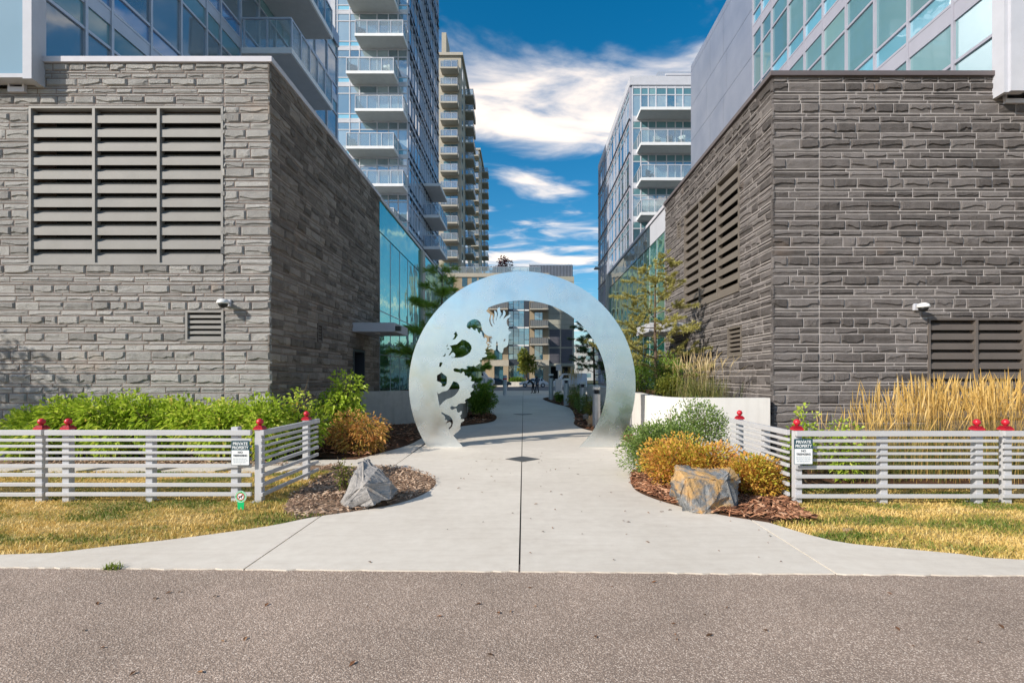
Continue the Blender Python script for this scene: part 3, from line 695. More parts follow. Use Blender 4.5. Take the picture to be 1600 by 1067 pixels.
# ================================================================== GLASS BUILDINGS
PC = {}
def pane(root, fr, axis, u0, u1, z0, z1, mat, name='pane', nf=0.0, th=.05):
    key = (axis, round(u1-u0,3), round(z1-z0,3), mat.name, th); L0 = fr(u0, z0, nf)
    if key not in PC:
        o = fr(0,0,0); lf = lambda a, z, n: fr(a,z,n)-o
        mb = MB(); mb.tint = 0.0; mb.fbox(lf, 0, u1-u0, 0, z1-z0, -th, 0); me = bpy.data.meshes.new(name)
        me.from_pydata(mb.v, [], mb.f); me.materials.append(mat); PC[key] = me
    o = bpy.data.objects.new(name, PC[key]); COL.objects.link(o); o.parent = root; o.location = L0-ORG[root.name]; return o
def curtain(root, fr, axis, us, rows, fmat, mw=.05, proud=.05, each=True, rand=True):
    """rows: (z0,z1,material or None for solid band)"""
    fm = MB(); z_lo, z_hi = rows[0][0], rows[-1][1]
    st = {}
    for (z0, z1, m) in rows:
        if m is None: continue
        for a, b in zip(us, us[1:]):
            if each: pane(root, fr, axis, a, b, z0, z1, m)
            else:
                mb = st.setdefault(m.name, (MB(), m))[0]; mb.tint = rng.random(); mb.fbox(fr, a, b, z0, z1, -.05, rng.uniform(-.004,0))
    for k, (mb, m) in st.items():
        o = mb.build('window_panes', m, parent=root, tint=True); o['kind'] = 'stuff'
    for a in us: fm.fbox(fr, a-mw/2, a+mw/2, z_lo, z_hi, -.06, proud)
    for (z0, z1, m) in rows:
        if m is None: fm.fbox(fr, us[0], us[-1], z0, z1, -.06, proud*.6)
        else:
            fm.fbox(fr, us[0], us[-1], z0-mw*.45, z0+mw*.45, -.06, proud*.75)
    return fm.build('window_frame', fmat, parent=root)
def balcony(root, fr, u0, u1, z, dep, slab_m, soff_m, glass, railm, posts=5, th=.22, ends=(1,1), rail=True):
    """slab projecting from facade plane n=0 to n=dep"""
    sb = MB(); sb.fbox(fr, u0, u1, z-th, z, 0.0, dep); s_ = sb.build('balcony', slab_m, parent=root)
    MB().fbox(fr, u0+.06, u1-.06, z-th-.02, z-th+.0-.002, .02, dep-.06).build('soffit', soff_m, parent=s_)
    if not rail: return s_
    MB().fbox(fr, u0+.03, u1-.03, z+.06, z+1.0, dep-.07, dep-.05).build('glass_panel', glass, parent=s_)
    if ends[0]: MB().fbox(fr, u0+.05, u0+.07, z+.06, z+1.0, .06, dep-.08).build('glass_panel', glass, parent=s_)
    if ends[1]: MB().fbox(fr, u1-.07, u1-.05, z+.06, z+1.0, .06, dep-.08).build('glass_panel', glass, parent=s_)
    rm = MB(); rm.fbox(fr, u0+.02, u1-.02, z+1.02, z+1.08, dep-.09, dep-.03)
    if ends[0]: rm.fbox(fr, u0+.02, u0+.08, z+1.02, z+1.08, 0, dep-.091)
    if ends[1]: rm.fbox(fr, u1-.08, u1-.02, z+1.02, z+1.08, 0, dep-.091)
    for k in range(posts):
        u = u0+.05+(u1-u0-.1)*k/(posts-1); rm.fbox(fr, u-.025, u+.025, z, z+1.02, dep-.045, dep-.005)
    for e, u in ((ends[0],u0+.03),(ends[1],u1-.08)):
        if e:
            for q in (.1, dep*.5): rm.fbox(fr, u, u+.05, z, z+1.02, q, q+.05)
    rm.build('railing', railm, parent=s_); return s_
# ---- left: glass block on the stone base
XG = -10.0
root = empty('glass_building', (XG-4, 12, TL), 'blue glass apartment block standing on the pale stone base at upper left', 'building')
fs = frame((XG,0,0), (0,1,0), (1,0,0))
us = [10.5,11.66,12.4,13.7,14.9,16.1,16.85,18.05,19.3,20.6,21.9,23.2,24.5,26.0,27.4]
rows = [(8.02,9.55,M['pane_blue']),(9.55,10.12,M['pane_teal'])]
for k in range(3):
    zf = 10.12+3.04*k
    rows += [(zf,zf+.36,None),(zf+.36,zf+.88,M['pane_deep']),(zf+.88,zf+2.45,M['pane_blue']),(zf+2.45,zf+3.04,M['pane_teal'])]
curtain(root, fs, 'sL', us, rows, M['mullion'], .075, .06)
MB().box(XG-9, XG-.07, 10.6, 27.3, 8.0, 19.6).build('wall', M['grey_metal'], parent=root)
MB().box(XG-9, XG+.1, 10.3, 27.5, 19.3, 19.9).build('roof', M['grey_metal'], parent=root)
ff = frame((XG,10.35,0), (-1,0,0), (0,-1,0))
curtain(root, ff, 'fL', [.06,2.2,4.1,6.0,8.9], [(7.72,10.2,M['pane_front']),(10.2,10.6,None),(10.6,13.2,M['pane_front']),(13.2,13.6,None),(13.6,19.3,M['pane_front'])], M['white_metal'], .08, .03)
mb = MB(); mb.box(XG-.05, XG+.13, 10.27, 10.42, 7.62, 19.3); mb.box(XG-.04, XG+.10, 10.421, 10.62, 7.62, 19.3); mb.build('corner_column', M['white_metal'], parent=root)
MB().box(XG-8.9, XG-.051, 10.30, 10.58, 7.66, 7.74).build('sill', M['white_metal'], parent=root)
for z in (13.24, 16.28, 19.32):
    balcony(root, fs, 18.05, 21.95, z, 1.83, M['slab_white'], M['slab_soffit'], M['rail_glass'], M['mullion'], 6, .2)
# ---- right: glass block + metal panel wing
XH = 9.8
root = empty('glass_building', (XH+4, 14, TR), 'teal glass apartment block with pale panel wing at upper right', 'building')
fs = frame((XH,0,0), (0,1,0), (-1,0,0))
us = [10.45,11.64,13.0,14.24,15.5,16.7,17.8,18.9,20.15,21.0,21.8]
rows = [(7.5,8.75,M['pane_teal']),(8.75,9.7,M['pane_teal'])]
for k in range(3):
    zf = 9.7+3.2*k
    rows += [(zf,zf+.42,None),(zf+.42,zf+.95,M['pane_sky']),(zf+.95,zf+2.45,M['pane_teal']),(zf+2.45,zf+3.2,M['pane_teal'])]
curtain(root, fs, 'sR', us, rows, M['mullion_r'], .07, .06)
MB().box(XH+.07, XH+9, 10.6, 21.8, 7.5, 19.3).build('wall', M['grey_metal'], parent=root)
MB().box(XH-.1, XH+9, 10.3, 21.75, 19.3, 19.8).build('roof', M['white_metal'], parent=root)
MB().box(XH+.0, XH+9, 21.82, 29.9, 3.0, 19.75).build('panel_wall', M['gasket'], parent=root)
z = 3.2; k = 0
while z < 19.7:
    ycut = [21.86, 24.6+.4*(k % 2), 27.3-.5*(k % 2), 29.88]
    for a, b in zip(ycut, ycut[1:]):
        MB().fbox(fs, a+.012, b-.012, z+.012, min(z+2.02,19.74)-.012, .002, .035).build('panel', M['panel'], parent=root)
    z += 2.02; k += 1
for a, b in ((XH+.02, XH+3),(XH+3,XH+6),(XH+6,XH+8.98)):
    for q in range(8): MB().box(a+.012, b-.012, 21.785-.0, 21.815, 3.2+2.02*q+.012, 3.2+2.02*(q+1)-.012).build('panel', M['panel'], parent=root)
ff = frame((XH,10.35,0), (1,0,0), (0,-1,0))
curtain(root, ff, 'fR', [.34,2.4,4.3,6.2,8.9], [(7.5,9.9,M['pane_teal']),(9.9,10.3,None),(10.3,13.0,M['pane_teal']),(13.0,13.4,None),(13.4,19.3,M['pane_teal'])], M['white_metal'], .08, .03)
mb = MB(); mb.box(XH-.02, XH+.30, 10.27, 10.42, 7.38, 19.3); mb.box(XH-.1, XH-.021, 10.33, 10.6, 7.38, 19.3); mb.build('corner_column', M['white_metal'], parent=root)
b_ = balcony(root, ff, .55, 4.0, 7.68, .9, M['slab_white'], M['slab_soffit'], M['rail_glass_b'], M['mullion'], 4, .16, (1,0))
# ---- glazed lobbies behind the stone boxes
for sgn, X_, f0, f1, top, lab in ((-1,XL,18.62,64.0,TL,'green glazed lobby behind the pale stone block, left of the ring'),(1,XR,18.58,31.0,TR-.02,'green glazed lobby behind the dark stone block, right of the ring')):
    root = empty('glass_lobby', (X_+sgn*3, f0, 0), lab, 'building')
    fr = frame((X_,0,0), (0,1,0), (-sgn,0,0)); n = int((f1-f0)/(1.05 if f1 < 40 else 1.5)); us = [f0+.05+(f1-f0-.1)*k/n for k in range(n+1)]
    rows = [(.9,2.45,M['pane_green']),(2.45,4.05,M['pane_green']),(4.05,6.9,M['pane_green'])]
    curtain(root, fr, 'lob%d' % sgn, us, rows, M['mullion'], .035, .015)
    nf = 2 if sgn > 0 else 0
    for i, (a, b) in enumerate(zip(us, us[1:])):
        pane(root, fr, 'fas%d' % sgn, a+.006, b-.006, 6.95, top-.03, M['white_metal'] if i < nf else M['pane_green'] if sgn < 0 else M['pane_tower'], 'fascia_panel')
    a, b = sorted((X_+sgn*.08, X_+sgn*7)); MB().box(a, b, f0, f1, 0, top-.1).build('wall', M['mullion_d'], parent=root)
    a, b = sorted((X_-sgn*.05, X_+sgn*7)); MB().box(a, b, f0+.06, f1+.05, top-.03, top+.09).build('coping', M['coping_l'], parent=root)
    mb = MB(); mb.fbox(fr, f0, f1, 0, .9, -.08, .02); mb.build('plinth', M['concrete_w'], parent=root)
    mb = MB(); mb.fbox(fr, (f1 if sgn > 0 else 26.4)-.3, (f1 if sgn > 0 else 26.4)+.35, .9, top-.03, -.05, .12); mb.build('column', M['concrete_w'], parent=root)
# ---- left tower
def tower_rows(zf, n, vis, low, top_, H=3.0):
    r = []
    for k in range(n):
        z = zf+H*k; r += [(z-.32,z,None),(z,z+.42,low),(z+.42,z+2.1,vis),(z+2.1,z+2.68,top_)]
    return r
TY = 42.5; xl, xr = -15.7, -9.58
root = empty('glass_tower', (-13, TY+8, 0), 'tall pale blue glass tower with stacked white balconies, left of centre', 'building')
ft = frame((xl,TY,0), (1,0,0), (0,-1,0)); W_ = xr-xl
us = [0.05,.25,1.28,2.1,3.55,4.5,5.3,W_-.05]
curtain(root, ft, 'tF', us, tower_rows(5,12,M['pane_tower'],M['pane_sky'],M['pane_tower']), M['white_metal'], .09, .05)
fsd = frame((xr,0,0), (0,1,0), (1,0,0)); u = TY+.1; us = [u]
while u < 57.2: u += rng.choice((.55,.8,1.05,1.3)); us.append(min(u,57.5))
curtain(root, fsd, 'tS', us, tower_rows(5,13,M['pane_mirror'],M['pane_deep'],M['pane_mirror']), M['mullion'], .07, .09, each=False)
mb = MB()
for k in range(13):
    mb.fbox(fsd, TY, 57.6, 5+3*k-.34, 5+3*k-.26, 0, .13); mb.fbox(fsd, TY, 57.6, 5+3*k+.36, 5+3*k+.42, 0, .10)
mb.build('ledge', M['mullion_d'], parent=root)
MB().box(xl+.06, xr-.07, TY+.07, 57.6, 0, 44).build('wall', M['grey_metal'], parent=root)
MB().box(xl-.3, xl+.1, TY-.1, 58, 0, 44).build('corner_fin', M['white_metal'], parent=root); MB().box(xl-20, xl-.3, TY+3, 57, 0, 44).build('wing', M['grey_metal'], parent=root)
for k in range(10):
    z = 8+3*k; a0, a1 = ((-14.2,-10.35) if (z-8) % 6 == 0 else (-13.5,-9.6))
    balcony(root, ft, a0-xl, a1-xl, z+.05, 1.6, M['slab_white'], M['slab_soffit'], M['rail_glass'], M['white_metal'], 5, .22)
for z in (11,14,17,20):
    balcony(root, fsd, 48.7, 53.3, z, 1.65, M['slab_white'] , M['slab_soffit'], M['rail_glass_b'], M['mullion'], 5, .25, rail=(z < 19))
# ---- right tower
RY = 43.7; xl, xr = 9.1, 16.5; RT = 27.2
root = empty('glass_tower', (13, RY+9, 0), 'pale glass mid rise with wide white balconies, right of centre', 'building')
ft = frame((xl,RY,0), (1,0,0), (0,-1,0))
us = [.2,.9,1.55,2.2,3.1,3.85,4.5,5.3,6.1,7.3]
fl = [27.2-.75-2.85*k for k in range(9)]
rows = []
for k in range(8, -1, -1):
    z = fl[k]-2.85; rows += [(z,z+.2,None),(z+.2,z+2.05,M['pane_tower']),(z+2.05,z+2.6,M['pane_teal']),(z+2.6,z+2.85,None)]
curtain(root, ft, 'rF', us, rows, M['white_metal'], .09, .05)
fsd = frame((xl,0,0), (0,1,0), (-1,0,0)); u = RY+.2; us = [u]
while u < 61.6: u += rng.choice((.6,.9,1.2,1.5)); us.append(min(u,62))
curtain(root, fsd, 'rS', us, rows, M['mullion_r'], .06, .05, each=False)
mb = MB()
for k in range(9): mb.fbox(fsd, RY, 62, fl[k]-2.87, fl[k]-2.80, 0, .12)
mb.build('ledge', M['mullion_d'], parent=root)
MB().box(xl+.06, xr, RY+.07, 62, 0, RT-.8).build('wall', M['grey_metal'], parent=root)
MB().box(xl-.05, xr+.1, RY-.12, 62.1, RT-.75, RT+.0).build('parapet', M['white_metal'], parent=root)
for k, z in enumerate((23.8,20.9,18.0,15.15,12.3,9.4)):
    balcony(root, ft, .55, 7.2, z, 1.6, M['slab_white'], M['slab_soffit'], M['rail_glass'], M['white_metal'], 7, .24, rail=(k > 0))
for z in (6.2, 10.4, 14.6):
    MB().box(xl-.55, xl-.001, 61.0, 62.3, z, z+.12).build('ledge', M['mullion'], parent=root)
mr_ = MB().box(12.6, 19, 48, 52, 27.0, 30.2).build('plant_room', M['mullion'], parent=root)
for k in range(9):
    MB().box(13.3, 18.9, 47.86, 47.99, 27.55+.28*k, 27.55+.28*k+.16).build('slat', M['white_metal'], parent=mr_)
# ---- beige towers far left
def beige_tower(x0, x1, y0, y1, top, fz0, H, bal_f, bal_s, label):
    root = empty('apartment_tower', ((x0+x1)/2, (y0+y1)/2, 0), label, 'building', 'beige apartment towers')
    MB().box(x0, x1, y0, y1, 0, top).build('wall', M['beige'], parent=root)
    MB().box(x0-.3, x1+.35, y0-.35, y1, top, top+.5).build('cornice', M['beige_d'], parent=root)
    MB().box(x1-3.4, x1-2.6, y0-.3, y0+4, top+.5, top+4).build('chimney', M['beige'], parent=root)
    fr = frame((x0,y0,0), (1,0,0), (0,-1,0)); fs_ = frame((x1,0,0), (0,1,0), (1,0,0))
    z = fz0
    while z < top-1.5:
        a, b, dp = bal_f
        balcony(root, fr, a-x0, b-x0, z, dp, M['beige_d'], M['beige_d'], M['rail_glass_b'], M['white_metal'], 4, .28)
        pane(root, fr, 'bt'+label[:9], a-x0+.3, (a+b)/2-x0, z+.05, z+2.3, M['pane_far'], 'window', .06)
        pane(root, fr, 'bt'+label[:9], (a+b)/2-x0+.1, b-x0-.2, z+.05, z+2.3, M['pane_far'], 'window', .06)
        a, b, dp = bal_s
        balcony(root, fs_, a, b, z-.5, dp, M['beige_d'], M['beige_d'], M['rail_glass_b'], M['white_metal'], 4, .28)
        pane(root, fs_, 'bs'+label[:9], a+.3, b-.3, z-.45, z+1.8, M['pane_far'], 'window', .06)
        pane(root, fs_, 'bw'+label[:9], y0+1.0, y0+2.6, z-.2, z+1.5, M['pane_far'], 'window', .05)
        z += H
    return root
beige_tower(-24, -11.1, 91, 108, 58.5, 13.5, 3.0, (-14.5,-11.5,1.9), (97,102,1.6), 'beige apartment tower with glass railed balconies beside the blue glass tower')
beige_tower(-26, -11.9, 138, 160, 62.5, 15.5, 3.0, (-14.3,-12.0,1.9), (146,151,1.7), 'farther beige apartment tower behind the first one')
# ---- brick and glass block closing the view
BY = 88.0; k9 = BY/F
bx = lambda px: (px-CX)*k9
bz = lambda py: EYE-(py-CY)*k9
root = empty('apartment_block', (0, BY+6, 0), 'beige mid rise block with blue windows seen through the steel ring', 'building')
fr = frame((0,BY,0), (1,0,0), (0,-1,0))
M['buff'] = plain('buff_brick', (.33,.265,.18), .85, 0, .15, 6)
M['siding'] = plain('grey_green_siding', (.36,.35,.29), .8, 0, .08)
M['mesh'] = plain('grey_mesh', (.12,.115,.135), .6, .2, .1, 3)
wl = MB(); wl.fbox(fr, bx(640), bx(857), 0, bz(430), -12, -.02); wl.build('wall', M['buff'], parent=root)
MB().fbox(fr, bx(857), bx(897), bz(572), bz(432), -12, -.01).build('wall', M['siding'], parent=root)
MB().fbox(fr, bx(857.1), bx(897), 0.02, bz(572)-.01, -12, -6).build('wall', M['dark'], parent=root)
for px in (858.5, 876, 895): MB().fbox(fr, bx(px)-.25, bx(px)+.25, .09, bz(572), -.6, -.05).build('column', M['siding'], parent=root)
for (a, b, c, d) in ((858.5,875,542,515),(876.5,894,542,515),(858.5,875,567.5,544.5),(876.5,894,567.5,544.5)):
    s_ = MB().fbox(fr, bx(a), bx(b), bz(c), bz(d), -.0, .05).build('mesh_screen', M['mesh'], parent=root)
    mb = MB()
    for q in range(1, 12): zz = bz(c)+(bz(d)-bz(c))*q/12; mb.fbox(fr, bx(a)+.03, bx(b)-.03, zz-.02, zz+.02, .051, .075)
    mb.build('slats', M['mullion_d'], parent=s_)
for y in (513.5,543.3,570): MB().fbox(fr, bx(857), bx(897), bz(y)-.08, bz(y)+.08, -.01, .1).build('band', M['siding'], parent=root)
mb = MB(); [mb.fbox(fr, bx(857.5), bx(896.5), bz(y)-.025, bz(y)+.0, -.01, .02) for y in (490,499,507,440,450,460)]; mb.build('siding_joint', M['mullion_d'], parent=root)
# glass bay
fm = MB(); 
for i, (a, b) in enumerate(((795,801.5),(802.5,818.5),(819.5,826.5))):
    for j, (c, d) in enumerate(((561,541),(538.5,513.5),(510.5,486.5),(483,460),(457,436))):
        if i == 2 and j in (0,2,3): MB().fbox(fr, bx(a), bx(b), bz(c), bz(d), -.05, .02).build('window', M['mullion_d'], parent=root); continue
        if i == 1:
            mid = (a+b)/2
            for (p, q) in ((a,mid-.25),(mid+.25,b)):
                pane(root, fr, 'bay', bx(p), bx(q), bz(c), bz(d)-.5, M['pane_far'], 'window', .02); pane(root, fr, 'bay', bx(p), bx(q), bz(d)-.45, bz(d), M['pane_far'], 'window', .02)
        else:
            pane(root, fr, 'bay', bx(a), bx(b), bz(c)+.9, bz(d), M['pane_far'], 'window', .02); pane(root, fr, 'bay', bx(a), bx(b), bz(c), bz(c)+.8, M['pane_far'], 'window', .02)
MB().fbox(fr, bx(794), bx(827.2), .1, bz(432), -.02, -.005).build('bay_wall', M['mullion_d'], parent=root)
for y in (539.7,512,484.7,458.5): MB().fbox(fr, bx(802), bx(819), bz(y)-.12, bz(y)+.12, .0, .09).build('band', M['slab_white'], parent=root)
for y in (539.7,512,484.7): MB().fbox(fr, bx(819.8), bx(826.5), bz(y)-.12, bz(y)+.12, 0, .09).build('band', M['slab_white'], parent=root)
pane(root, fr, 'gf', bx(795), bx(801.5), bz(589), bz(571), M['pane_far'], 'window', .02); pane(root, fr, 'gf', bx(802.5), bx(819), bz(589), bz(571), M['pane_far'], 'window', .02)
for (a, b, side) in ((765,794,0),(828,856.5,1)):
    for j, yy in enumerate((562,538,511,483.5,456.5)):
        if j: balcony(root, fr, bx(a), bx(b), bz(yy), 1.5, M['beige_d'], M['beige_d'], clear_glass('dark_rail', (.25,.22,.2), .3, .03) if 'dr' not in M else M['dr'], M['mullion_d'], 9, .22)
        pane(root, fr, 'bd', bx(a+7.5), bx(a+14.5), bz(yy)+.05, bz(yy)+2.5, M['pane_far'], 'window', .02); pane(root, fr, 'bd', bx(a+15), bx(a+19.5), bz(yy)+.05, bz(yy)+2.5, M['pane_far'], 'window', .02)
        mb = MB(); mb.fbox(fr, bx(a+7), bx(a+20), bz(yy)+.0, bz(yy)+2.6, -.02, .012); mb.build('door_frame', M['mullion_d'], parent=root)
    mb = MB(); mb.fbox(fr, bx(a-.5), bx(b+1), bz(572), bz(562.5), -.01, .7); mb.build('porch_lintel', M['beige'], parent=root)
    for (p, q) in ((a,a+7.5),(b-7.5,b+.5)): MB().fbox(fr, bx(p), bx(q), .09, bz(572), .0, .66).build('porch_column', M['buff'], parent=root)
    MB().fbox(fr, bx(a+7.6), bx(b-7.6), .09, bz(572)-.01, -.005, .02).build('entrance', M['pane_far'], parent=root)
# left wing: windows, parapet and terrace rail
for px in (700,722,737,748):
    for yy in (470,500,530,448):
        pane(root, fr, 'lw', bx(px), bx(px+8), bz(yy), bz(yy-14), M['pane_far'], 'window', .02)
MB().fbox(fr, bx(640), bx(858), bz(433), bz(427), -12, .15).build('parapet', M['beige'], parent=root)
mb = MB(); mb.fbox(fr, bx(690), bx(845), bz(426.5), bz(416.5), -.6, -.57); mb.build('terrace_rail', M['rail_glass'], parent=root)
mb = MB(); mb.fbox(fr, bx(690), bx(845), bz(416.4), bz(415.8), -.63, -.54); [mb.fbox(fr, bx(p)-.03, bx(p)+.03, bz(427), bz(416.4), -.56, -.5) for p in range(692,846,12)]; mb.build('terrace_posts', M['mullion'], parent=root)
sc_ = MB().fbox(fr, bx(827), bx(895.5), bz(432), bz(413), -9, -.7).build('roof_screen', M['mesh'], parent=root)
mb = MB(); [mb.fbox(fr, bx(827)+k*.25, bx(827)+k*.25+.1, bz(431.9), bz(411.3), -.69, -.6) for k in range(30)]; mb.build('slats', M['grey_metal'], parent=sc_)

# ---- low distant block, added to cover the yellowish low sky in the gap
root = empty('sky_cover_building', (30, 200, 0), 'low pale added building covering the low sky right of the far block', 'building')
MB().box(14, 60, 200, 215, 0, 13.5).build('wall', M['slab_soffit'], parent=root); MB().box(13.8, 60.2, 199.8, 215, 13.5, 14.0).build('roof', M['grey_metal'], parent=root)
fr = frame((0,200,0), (1,0,0), (0,-1,0))
for k in range(14):
    for z in (1.2, 4.6, 8.0, 11.0): pane(root, fr, 'dist', 15+k*3.1, 17+k*3.1, z, z+1.7, M['pane_far'], 'window', .03)
# ================================================================== MOON GATE
GD = 11.8
c1 = lambda x, y: (730+x/10.67, 470+y/10.67)
c2 = lambda x, y: (670+x/10.67, 480+y/10.67)
c3 = lambda x, y: (670+x/10.67, 560+y/10.67)
c4 = lambda x, y: (650+x/10.67, 610+y/10.67)
def arc(r, a0, a1, n, c=(816,602)):
    return [(c[0]+r*math.cos(R(a0+(a1-a0)*k/n)), c[1]-r*math.sin(R(a0+(a1-a0)*k/n))) for k in range(n+1)]
# outer from left foot over the top to the right foot; inner back from right foot to the dragon
outer = arc(177, 180+33.0, -33.0, 72)
inner = arc(131.5, -47.5, 113.8, 52)
drg = [c1(*p) for p in ((345,150),(315,175),(345,205),(378,225),(385,250),(372,290),(366,330),(378,385),(400,425),(437,455),(414,410),(395,370),(390,330),(395,280),(405,247),(416,240),(426,257),(425,290),(421,330),(436,380),(466,410),(450,380),(440,350),(442,310),(455,270),(460,230),(450,182),(461,170),(488,198),(496,240),(490,280),(477,320),(486,343),(495,300),(513,250),(515,220),(500,170),(505,140),(528,121),(550,124),(545,160),(560,200),(560,240),(540,290),(545,315),(560,285),(590,250),(600,210),(600,175),(615,167),(640,200),(640,235),(615,280),(600,318),(630,290),(660,265),(700,245),(714,234),(723,262),(700,290),(670,310),(655,345),(660,390),(680,430),(696,440),(685,478),(695,500),(690,515),(715,514),(739,535),(710,555),(690,585),(692,640),(688,700),(680,745),(655,775),(620,790),(605,805),(600,850),(585,878),(555,876),(530,850),(512,830),(509,800),(512,740),(505,700),(497,678),(488,690),(481,730),(482,780),(478,825),(455,834),(430,820),(400,805),(370,815),(349,812),(362,788),(412,764),(388,758),(362,772),(340,785),(368,747),(402,735),(370,724),(335,717),(322,705),(350,695),(398,713),(416,706),(378,672),(390,666),(416,682),(384,642),(394,638),(420,656),(396,625),(427,637),(402,600),(360,598),(320,580),(285,550),(258,510),(242,450),(232,400),(215,360),(180,330),(130,316),(85,322),(45,345),(5,380))]
drg += [c2(*p) for p in ((634,310),(632,332),(650,360),(692,374),(703,344),(730,360),(745,385),(780,398),(785,365),(805,370),(820,420),(850,448),(862,415),(885,430),(895,480),(923,530),(945,508),(969,530),(965,580),(950,600))]
drg += [c1(*p) for p in ((322,722),(342,750),(335,778),(298,825),(320,860),(288,885),(332,908),(325,935),(285,950),(243,958),(250,985),(203,1000),(222,1030))]
drg += [c3(*p) for p in ((845,60),(868,80),(835,105),(790,130),(775,150),(752,128),(735,105),(748,135),(700,140),(660,130),(623,150),(642,180),(600,185),(550,170),(520,187),(470,175),(430,170),(407,195),(425,226),(470,236),(510,241),(540,260),(575,224),(596,250),(600,290),(640,300),(660,328),(702,303),(714,340),(695,378),(722,393),(762,393),(755,425),(720,445),(712,490),(750,514),(735,545),(695,575),(690,605),(705,635),(665,672),(630,680),(598,712),(621,740),(590,756),(540,752),(490,770),(470,802),(430,815),(385,799),(354,825),(375,856),(402,863),(442,836),(466,850),(465,880),(490,911),(520,900),(535,881),(552,895),(545,935),(520,960),(537,985),(530,1015),(560,1020))]
drg += [c4(*p) for p in ((790,482),(808,495),(790,522),(750,545),(745,575),(734,610),(748,640),(720,675),(690,702),(660,720),(640,746),(620,755))]
inner2 = arc(131.5, 226.5, 228.2, 1)
foot_l = (724.6, 699.9)
holes = [[c2(*p) for p in ((455,412),(414,460),(435,470),(425,510),(388,553),(440,540),(486,475))],
 [c2(*p) for p in ((555,550),(610,560),(670,600),(710,650),(716,700),(690,760),(640,800),(560,840),(480,850),(380,852),(375,835),(400,845),(425,842),(440,815),(436,785),(412,762),(385,768),(360,800),(325,820),(352,775),(378,735),(380,700),(368,670),(345,655),(400,640),(470,625),(520,580))],
 [c2(*p) for p in ((328,598),(288,676),(322,650),(312,638))],
 [c2(*p) for p in ((318,690),(345,700),(340,715),(322,705),(308,718),(308,700))],
 [c2(*p) for p in ((270,770),(285,800),(265,830),(222,825),(250,815),(268,795))],
 [c2(*p) for p in ((212,925),(233,940),(203,1000),(170,1000),(183,930))],
 [c3(*p) for p in ((215,240),(240,265),(302,310),(304,370),(300,430),(270,470),(230,477),(198,460),(222,452),(215,425),(180,400),(137,382),(137,290),(180,265))],
 [c3(*p) for p in ((410,387),(470,405),(506,445),(516,500),(490,560),(440,620),(380,660),(290,690),(230,740),(180,802),(160,700),(139,565),(165,602),(220,565),(310,545),(345,500),(380,440))],
 [c4(*p) for p in ((420,363),(500,405),(560,430),(600,475),(618,530),(605,600),(555,662),(545,632),(580,600),(590,560),(565,528),(520,545),(500,575),(510,540),(525,510),(510,490),(478,502),(492,460),(465,420),(430,400))],
 [c1(*p) for p in ((620,643),(642,648),(632,680),(610,694),(604,670))]]
def clean(l):
    out = [l[0]]
    for p in l[1:]:
        if abs(p[0]-out[-1][0])+abs(p[1]-out[-1][1]) > .15: out.append(p)
    return out
outer = [(x, min(y, 699.9)) for x, y in outer]; inner = [(x, min(y, 699.9)) for x, y in inner]
bound = clean(outer+inner+drg+[foot_l])
cu = bpy.data.curves.new('gate', 'CURVE'); cu.dimensions = '2D'; cu.fill_mode = 'BOTH'; cu.extrude = .011
for pl in [bound]+holes:
    s_ = cu.splines.new('POLY'); s_.points.add(len(pl)-1); s_.use_cyclic_u = True
    for i, (x, y) in enumerate(pl): q = P(x, y, GD); s_.points[i].co = (q.x, q.z+.012, 0, 1)
co = bpy.data.objects.new('tmp', cu); COL.objects.link(co); bpy.context.view_layer.update()
me = bpy.data.meshes.new_from_object(co.evaluated_get(bpy.context.evaluated_depsgraph_get())); bpy.data.objects.remove(co)
me.transform(Matrix.Rotation(R(90), 4, 'X')); me.materials.clear(); me.materials.append(M['steel']); me.name = 'ring_plate'
gate = empty('moon_gate', (0,GD,.012), 'large brushed steel ring with a cut out dragon standing across the path', 'sculpture')
o = bpy.data.objects.new('ring_plate', me); COL.objects.link(o); o.parent = gate; o.location = (0,0,-.012); ORG[o.name] = ORG[gate.name]
for px in (693, 938):
    q = P(px, 699.9, GD); MB().box(q.x-.33, q.x+.33, GD+.0115, GD+.11, .012, .028).build('foot_plate', M['steel'], parent=gate)
